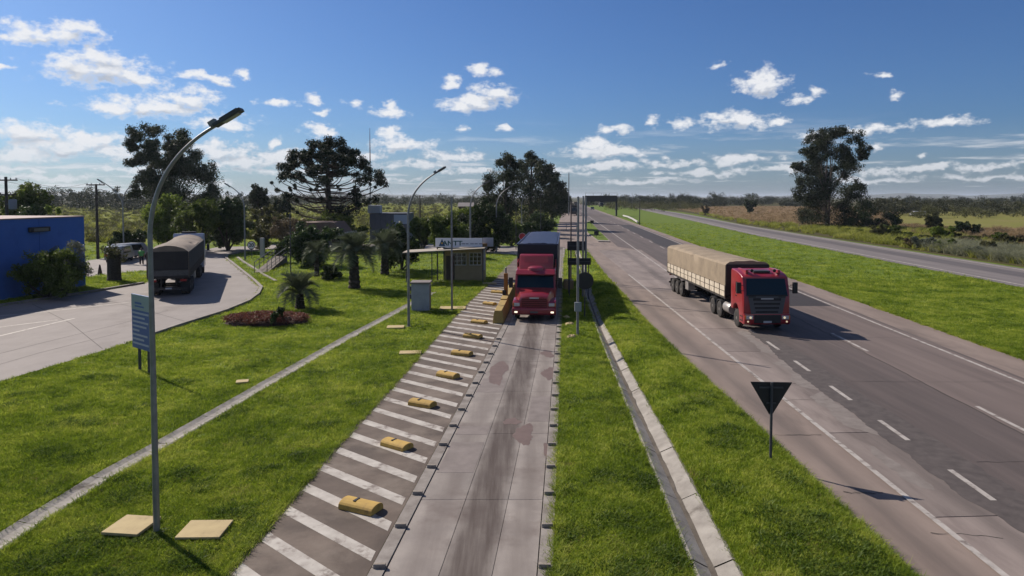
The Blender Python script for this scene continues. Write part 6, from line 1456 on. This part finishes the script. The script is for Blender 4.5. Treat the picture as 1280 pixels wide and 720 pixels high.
def ramp_walk():
    a, b = P(326, 341), P(352, 328); d = b - a; L = d.length; root = empty('access_ramp', (a.x, a.y, 0), math.atan2(-d.x, d.y), 'sloping concrete access ramp with steel handrails on the lawn', 'ramp')
    part('deck', mat('ramp_concrete', (.22, .185, .155), .9, (.16, .135, .115), 2, .8), root, lambda m: m.prism([(0, 0), (L, 0), (L, .7), (0, .05)], -.6, .6, 'x'))
    for s in (-1, 1):
        part('handrail', M_galvd, root, lambda m: (m.tube([(s * .56, 0, 1.0), (s * .56, L, 1.65)], .035, 6), m.tube([(s * .56, 0, .55), (s * .56, L, 1.2)], .03, 6)))
        for k in range(6): t = k / 5; part('rail_post', M_galvd, root, lambda m: m.tube([(s * .56, .05 + (L - .1) * t, .04 + .65 * t), (s * .56, .05 + (L - .1) * t, 1.0 + .65 * t)], .03, 6))
ramp_walk()
tag(wall_strip('lawn_kerb', [P(a, b) for a, b in [(297, 322), (305, 328), (318, 336), (328, 343), (345, 352)]], .25, -.02, .10, M_kerb), 'narrow concrete kerb crossing the lawn by the access ramp', kind='structure')

# ------------------------------------------------------------------ gantry, far structures, fence
def gantry():
    D = 255.0; root = empty('road_gantry', (at(752, 250, D).x, D, 0), 0, 'dark overhead gantry spanning the highway in the distance', 'gantry'); m_ = mat('gantry_steel', (.035, .037, .042), .7)
    xa, xb = at(731.5, 250, D).x - root.location.x, at(772, 250, D).x - root.location.x; z0, z1 = at(750, 252.0, D).z, at(750, 244.5, D).z
    part('deck', m_, root, lambda m: m.box(xa, xb, 0, 2.2, z0, z1), bevel=.05)
    part('railing', M_galvd, root, lambda m: [m.box(xa, xb, .05, .12, z1 + .95, z1 + 1.02)] + [m.box(xa + (xb - xa) * t - .04, xa + (xb - xa) * t + .04, .05, .12, z1, z1 + .96) for t in (.01, .25, .5, .75, .99)])
    for x in (xa + .3, xb - .3): part('leg', m_, root, lambda m: m.box(x - .3, x + .3, .6, 1.4, -.1, z0))
gantry()
mast('dark pole at the median edge of the highway', 799.5, 281, 246, .11, m_=M_chassis)
mast('tiny far pole in the dry field', 850, 262, 240, .12, m_=M_galvd)
mast('small far pole beyond the gantry', 790, 262, 241, .12, m_=M_galvd)
tag(wall_strip('guard_rail', [P(a, b) for a, b in [(779, 271.3), (785, 273), (791, 276), (797, 280)]], .3, .35, .75, mat('guard_white', (.62, .60, .57), .6)), 'short curved white guard rail at the median edge', 'guard rail')
# ------------------------------------------------------------------ distant and parked vehicles
def car(label, loc, rz, paint, L=4.2, W=1.75, h=1.5, van=False, cat='car', group=None):
    root = empty('parked_van' if van else 'car', loc, rz, label, cat, group); hw = W / 2
    if van: prof = [(L/2, .35), (L/2, .85), (L/2 - .45, 1.1), (L/2 - 1.05, h - .04), (L/2 - 1.3, h), (-L/2 + .1, h), (-L/2, h - .15), (-L/2, .35)]
    else: prof = [(L/2, .35), (L/2 - .02, .72), (L/2 - 1.0, .92), (L/2 - 1.65, h - .03), (L/2 - 2.0, h), (-L/2 + .75, h - .03), (-L/2 + .12, .98), (-L/2, .9), (-L/2, .35)]
    part('body', paint, root, lambda m: m.prism(prof, -hw, hw, 'x'), bevel=.07, smooth=True)
    for s in (-1, 1):
        part('side_window', M_winglass, root, lambda m: m.prism([(L/2 - 1.2, .98), (L/2 - 1.62, h - .14), (-L/2 + .85, h - .14), (-L/2 + .5, .98)], s * (hw - .01), s * (hw + .008), 'x'))
        for y in (L/2 - .8, -L/2 + .8):
            w = link('wheel', TY, root); w.location = (s * (hw - .1), y, .31); w.scale = (.65, .62, .62); w.rotation_euler.z = 0 if s > 0 else math.pi; link('rim', RI, w)
        part('headlamp', M_lens, root, lambda m: m.box(s * (hw - .45), s * (hw - .1), L/2 - .05, L/2 + .015, .6, .75)); part('tail_lamp', M_tail, root, lambda m: m.box(s * (hw - .3), s * (hw - .05), -L/2 - .015, -L/2 + .05, .75, 1.0))
    part('windshield', M_winglass, root, lambda m: m.add([(-hw + .14, L/2 - 1.04 + (.5 if van else 0), .98 + (.14 if van else 0)), (hw - .14, L/2 - 1.04 + (.5 if van else 0), .98 + (.14 if van else 0)), (hw - .2, L/2 - 1.58 + (.5 if van else 0), h - .10), (-hw + .2, L/2 - 1.58 + (.5 if van else 0), h - .10)], [(0, 1, 2, 3)]))
    part('rear_window', M_winglass, root, lambda m: m.box(-hw + .2, hw - .2, -L/2 - .012, -L/2 + .01, 1.0, h - .25) if van else m.add([(-hw + .2, -L/2 + .13, 1.03), (hw - .2, -L/2 + .13, 1.03), (hw - .25, -L/2 + .68, h - .1), (-hw + .25, -L/2 + .68, h - .1)], [(0, 1, 2, 3)]))
    return root
pw = mat('white_car_paint', (.62, .63, .65), .35, coat=.4); ps = mat('silver_car_paint', (.30, .32, .34), .35, coat=.4, metal=.4); pd = mat('dark_car_paint', (.03, .03, .035), .4, coat=.4)
car('pale van parked behind the dark stump', P(150, 327), 0.22, ps, 4.4, 1.7, 1.75, True, 'van')
car('silver van parked beside the person in green', P(165, 323), -0.25, ps, 4.2, 1.65, 1.75, True, 'van')
car('dark car driving on the far stretch of highway', P(740.5, 262.2), math.pi - .07, pd, cat='car')
def far_truck(label, px, py, rz, paint, box):
    p = P(px, py); root = empty('far_truck', p, rz, label, 'truck', 'distant trucks')
    part('cab', paint, root, lambda m: m.prism([(0, .5), (0, 1.6), (-.25, 2.9), (-2.0, 3.0), (-2.0, .5)], -1.2, 1.2, 'x'), bevel=.08)
    part('windshield', M_glass, root, lambda m: m.add([(-1.1, .012, 1.65), (1.1, .012, 1.65), (1.05, -.2, 2.75), (-1.05, -.2, 2.75)], [(0, 1, 2, 3)]))
    part('box_body', box, root, lambda m: m.box(-1.27, 1.27, -12, -2.3, 1.1, 3.9), bevel=.05)
    for s in (-1, 1):
        for y in (-.9, -4.5, -9.5, -10.8): wheel(root, s * 1.05, y)
far_truck('dark truck queuing on the ramp behind the poles', 717.5, 269.5, math.pi - .07, pd, M_canvask)
far_truck('second dark truck farther back on the ramp', 720.5, 260.5, math.pi - .07, pd, M_chassis)
far_truck('dark truck under the overhead gantry', 752, 258.6, math.pi - .07, pd, M_canvask)
far_truck('distant truck on the far carriageway', 772, 258.6, -.1, pd, M_chassis)
car('distant dark car on the far carriageway', P(781, 260.0), -.1, pd)
car('pale pickup parked at the edge of the meadow wood', P(1147, 270.0), 1.4, pw, 5.0, 1.9, 1.8, True, 'van')
def cross_barrier():
    p = P(708, 287); root = empty('ramp_barrier', p, 0, 'low blue barrier board across the exit ramp', 'barrier')
    for z in (.55, 1.0): part('board', mat('barrier_blue', (.16, .22, .32), .6), root, lambda m: m.box(-2.6, 2.6, -.05, .05, z, z + .28))
    for x in (-2.2, 0, 2.2): part('leg', M_galvd, root, lambda m: (m.box(x - .05, x + .05, .06, .14, -.05, 1.3),))
cross_barrier()

# ------------------------------------------------------------------ dark stump tree, cone, person
def stump():
    p = P(143, 351); root = empty('ivy_stump', (p.x, p.y, 0), 0, 'thick dark trunk with grey tufted top beside the exit road', 'tree'); 
    m = MB(); m.lathe([(.62, -.05), (.55, .3), (.50, 1.2), (.52, 2.0), (.42, 2.5), (.02, 2.6)], 13); rng = np.random.default_rng(2); m.v = [(x * (1 + rng.normal(0, .05)), y * (1 + rng.normal(0, .05)), z) for x, y, z in m.v]
    m.build('trunk', M_palmt, root)
    crown('crown', [np.array([rng.normal(0, .45), rng.normal(0, .45), 2.35 + rng.normal(0, .3)]) for _ in range(16)], [np.array([.4, .4, .32])] * 16, 60, .09, L_olive, root, 3)
stump()
def cone():
    p = P(125, 343); root = empty('traffic_cone', p, 0, 'small dark traffic cone at the road edge', 'traffic cone')
    part('body', mat('cone_dark', (.06, .03, .025), .7), root, lambda m: m.lathe([(.2, .04), (.06, .85), (.03, .9)], 14), smooth=True); part('base', M_black, root, lambda m: m.box(-.26, .26, -.26, .26, -.01, .04))
cone()
def person():
    p = P(177, 331); root = empty('person', (p.x, p.y, 0), 0.4, 'person in bright green shirt and dark trousers standing in the parking area', 'person')
    skin = mat('skin', (.28, .16, .11), .6); me = bpy.data.meshes.new('body')
    J = {'pel': (0, 0, .95), 'ch': (0, 0, 1.30), 'nk': (0, 0, 1.48), 'hd': (0, .01, 1.60), 'tp': (0, .01, 1.72), 'ls': (-.19, 0, 1.42), 'le': (-.26, 0, 1.13), 'lw': (-.27, .06, .88), 'lh': (-.27, .09, .78), 'rs': (.19, 0, 1.42), 're': (.26, 0, 1.13), 'rw': (.27, .06, .88), 'rh': (.27, .09, .78),
         'lp': (-.10, 0, .90), 'lk': (-.11, .02, .50), 'la': (-.12, -.01, .09), 'lt': (-.13, .14, .04), 'rp': (.10, 0, .90), 'rk': (.12, .03, .50), 'ra': (.14, -.02, .09), 'rt': (.15, .13, .04)}
    rad = {'pel': .15, 'ch': .16, 'nk': .06, 'hd': .095, 'tp': .06, 'ls': .07, 'le': .047, 'lw': .034, 'lh': .04, 'rs': .07, 're': .047, 'rw': .034, 'rh': .04, 'lp': .095, 'lk': .062, 'la': .042, 'lt': .035, 'rp': .095, 'rk': .062, 'ra': .042, 'rt': .035}
    E = [('pel', 'ch'), ('ch', 'nk'), ('nk', 'hd'), ('hd', 'tp'), ('ch', 'ls'), ('ls', 'le'), ('le', 'lw'), ('lw', 'lh'), ('ch', 'rs'), ('rs', 're'), ('re', 'rw'), ('rw', 'rh'), ('pel', 'lp'), ('lp', 'lk'), ('lk', 'la'), ('la', 'lt'), ('pel', 'rp'), ('rp', 'rk'), ('rk', 'ra'), ('ra', 'rt')]
    k = list(J); me.from_pydata([J[a] for a in k], [(k.index(a), k.index(b)) for a, b in E], [])
    o = link('body', me, root); sk = o.modifiers.new('skin', 'SKIN'); sb = o.modifiers.new('sub', 'SUBSURF'); sb.levels = sb.render_levels = 1
    for i, a in enumerate(k): o.data.skin_vertices[0].data[i].radius = (rad[a], rad[a])
    o.data.skin_vertices[0].data[0].use_root = True; me.materials.append(skin)
    part('shirt', mat('green_shirt', (.08, .34, .09), .8), root, lambda m: (m.lathe([(.02, 1.50), (.12, 1.485), (.225, 1.40), (.21, 1.2), (.20, .92), (.02, .91)], 16), m.tube([(-.19, 0, 1.43), (-.25, 0, 1.18)], [.095, .08], 10), m.tube([(.19, 0, 1.43), (.25, 0, 1.18)], [.095, .08], 10)), smooth=True)
    part('trousers', mat('dark_trousers', (.02, .02, .03), .85), root, lambda m: (m.tube([(-.10, 0, .98), (-.11, .02, .5), (-.12, 0, .1)], [.125, .095, .075], 10), m.tube([(.10, 0, .98), (.12, .03, .5), (.14, -.01, .1)], [.125, .095, .075], 10)), smooth=True)
    part('hair', mat('dark_hair', (.015, .012, .01), .8), root, lambda m: m.lathe([(.02, 1.745), (.08, 1.72), (.108, 1.66), (.105, 1.60), (.02, 1.59)], 12, 'z', (0, -.015, 0)), smooth=True)
person()

# ------------------------------------------------------------------ the air
def haze():
    b = MB().box(-9500, 9500, -350, 13400, -3.0, 42.0); o = b.build('haze', None); o['kind'] = 'stuff'; o['label'] = 'thin pale haze filling the air over the plain'
    m = bpy.data.materials.new('haze'); m.use_nodes = True; nt = m.node_tree; nt.nodes.clear()
    v = nt.nodes.new('ShaderNodeVolumePrincipled'); v.inputs['Color'].default_value = (0.80, 0.88, 1.0, 1); v.inputs['Density'].default_value = 0.00009; v.inputs['Anisotropy'].default_value = 0.2
    out = nt.nodes.new('ShaderNodeOutputMaterial'); nt.links.new(v.outputs[0], out.inputs['Volume']); o.data.materials.append(m)
haze()
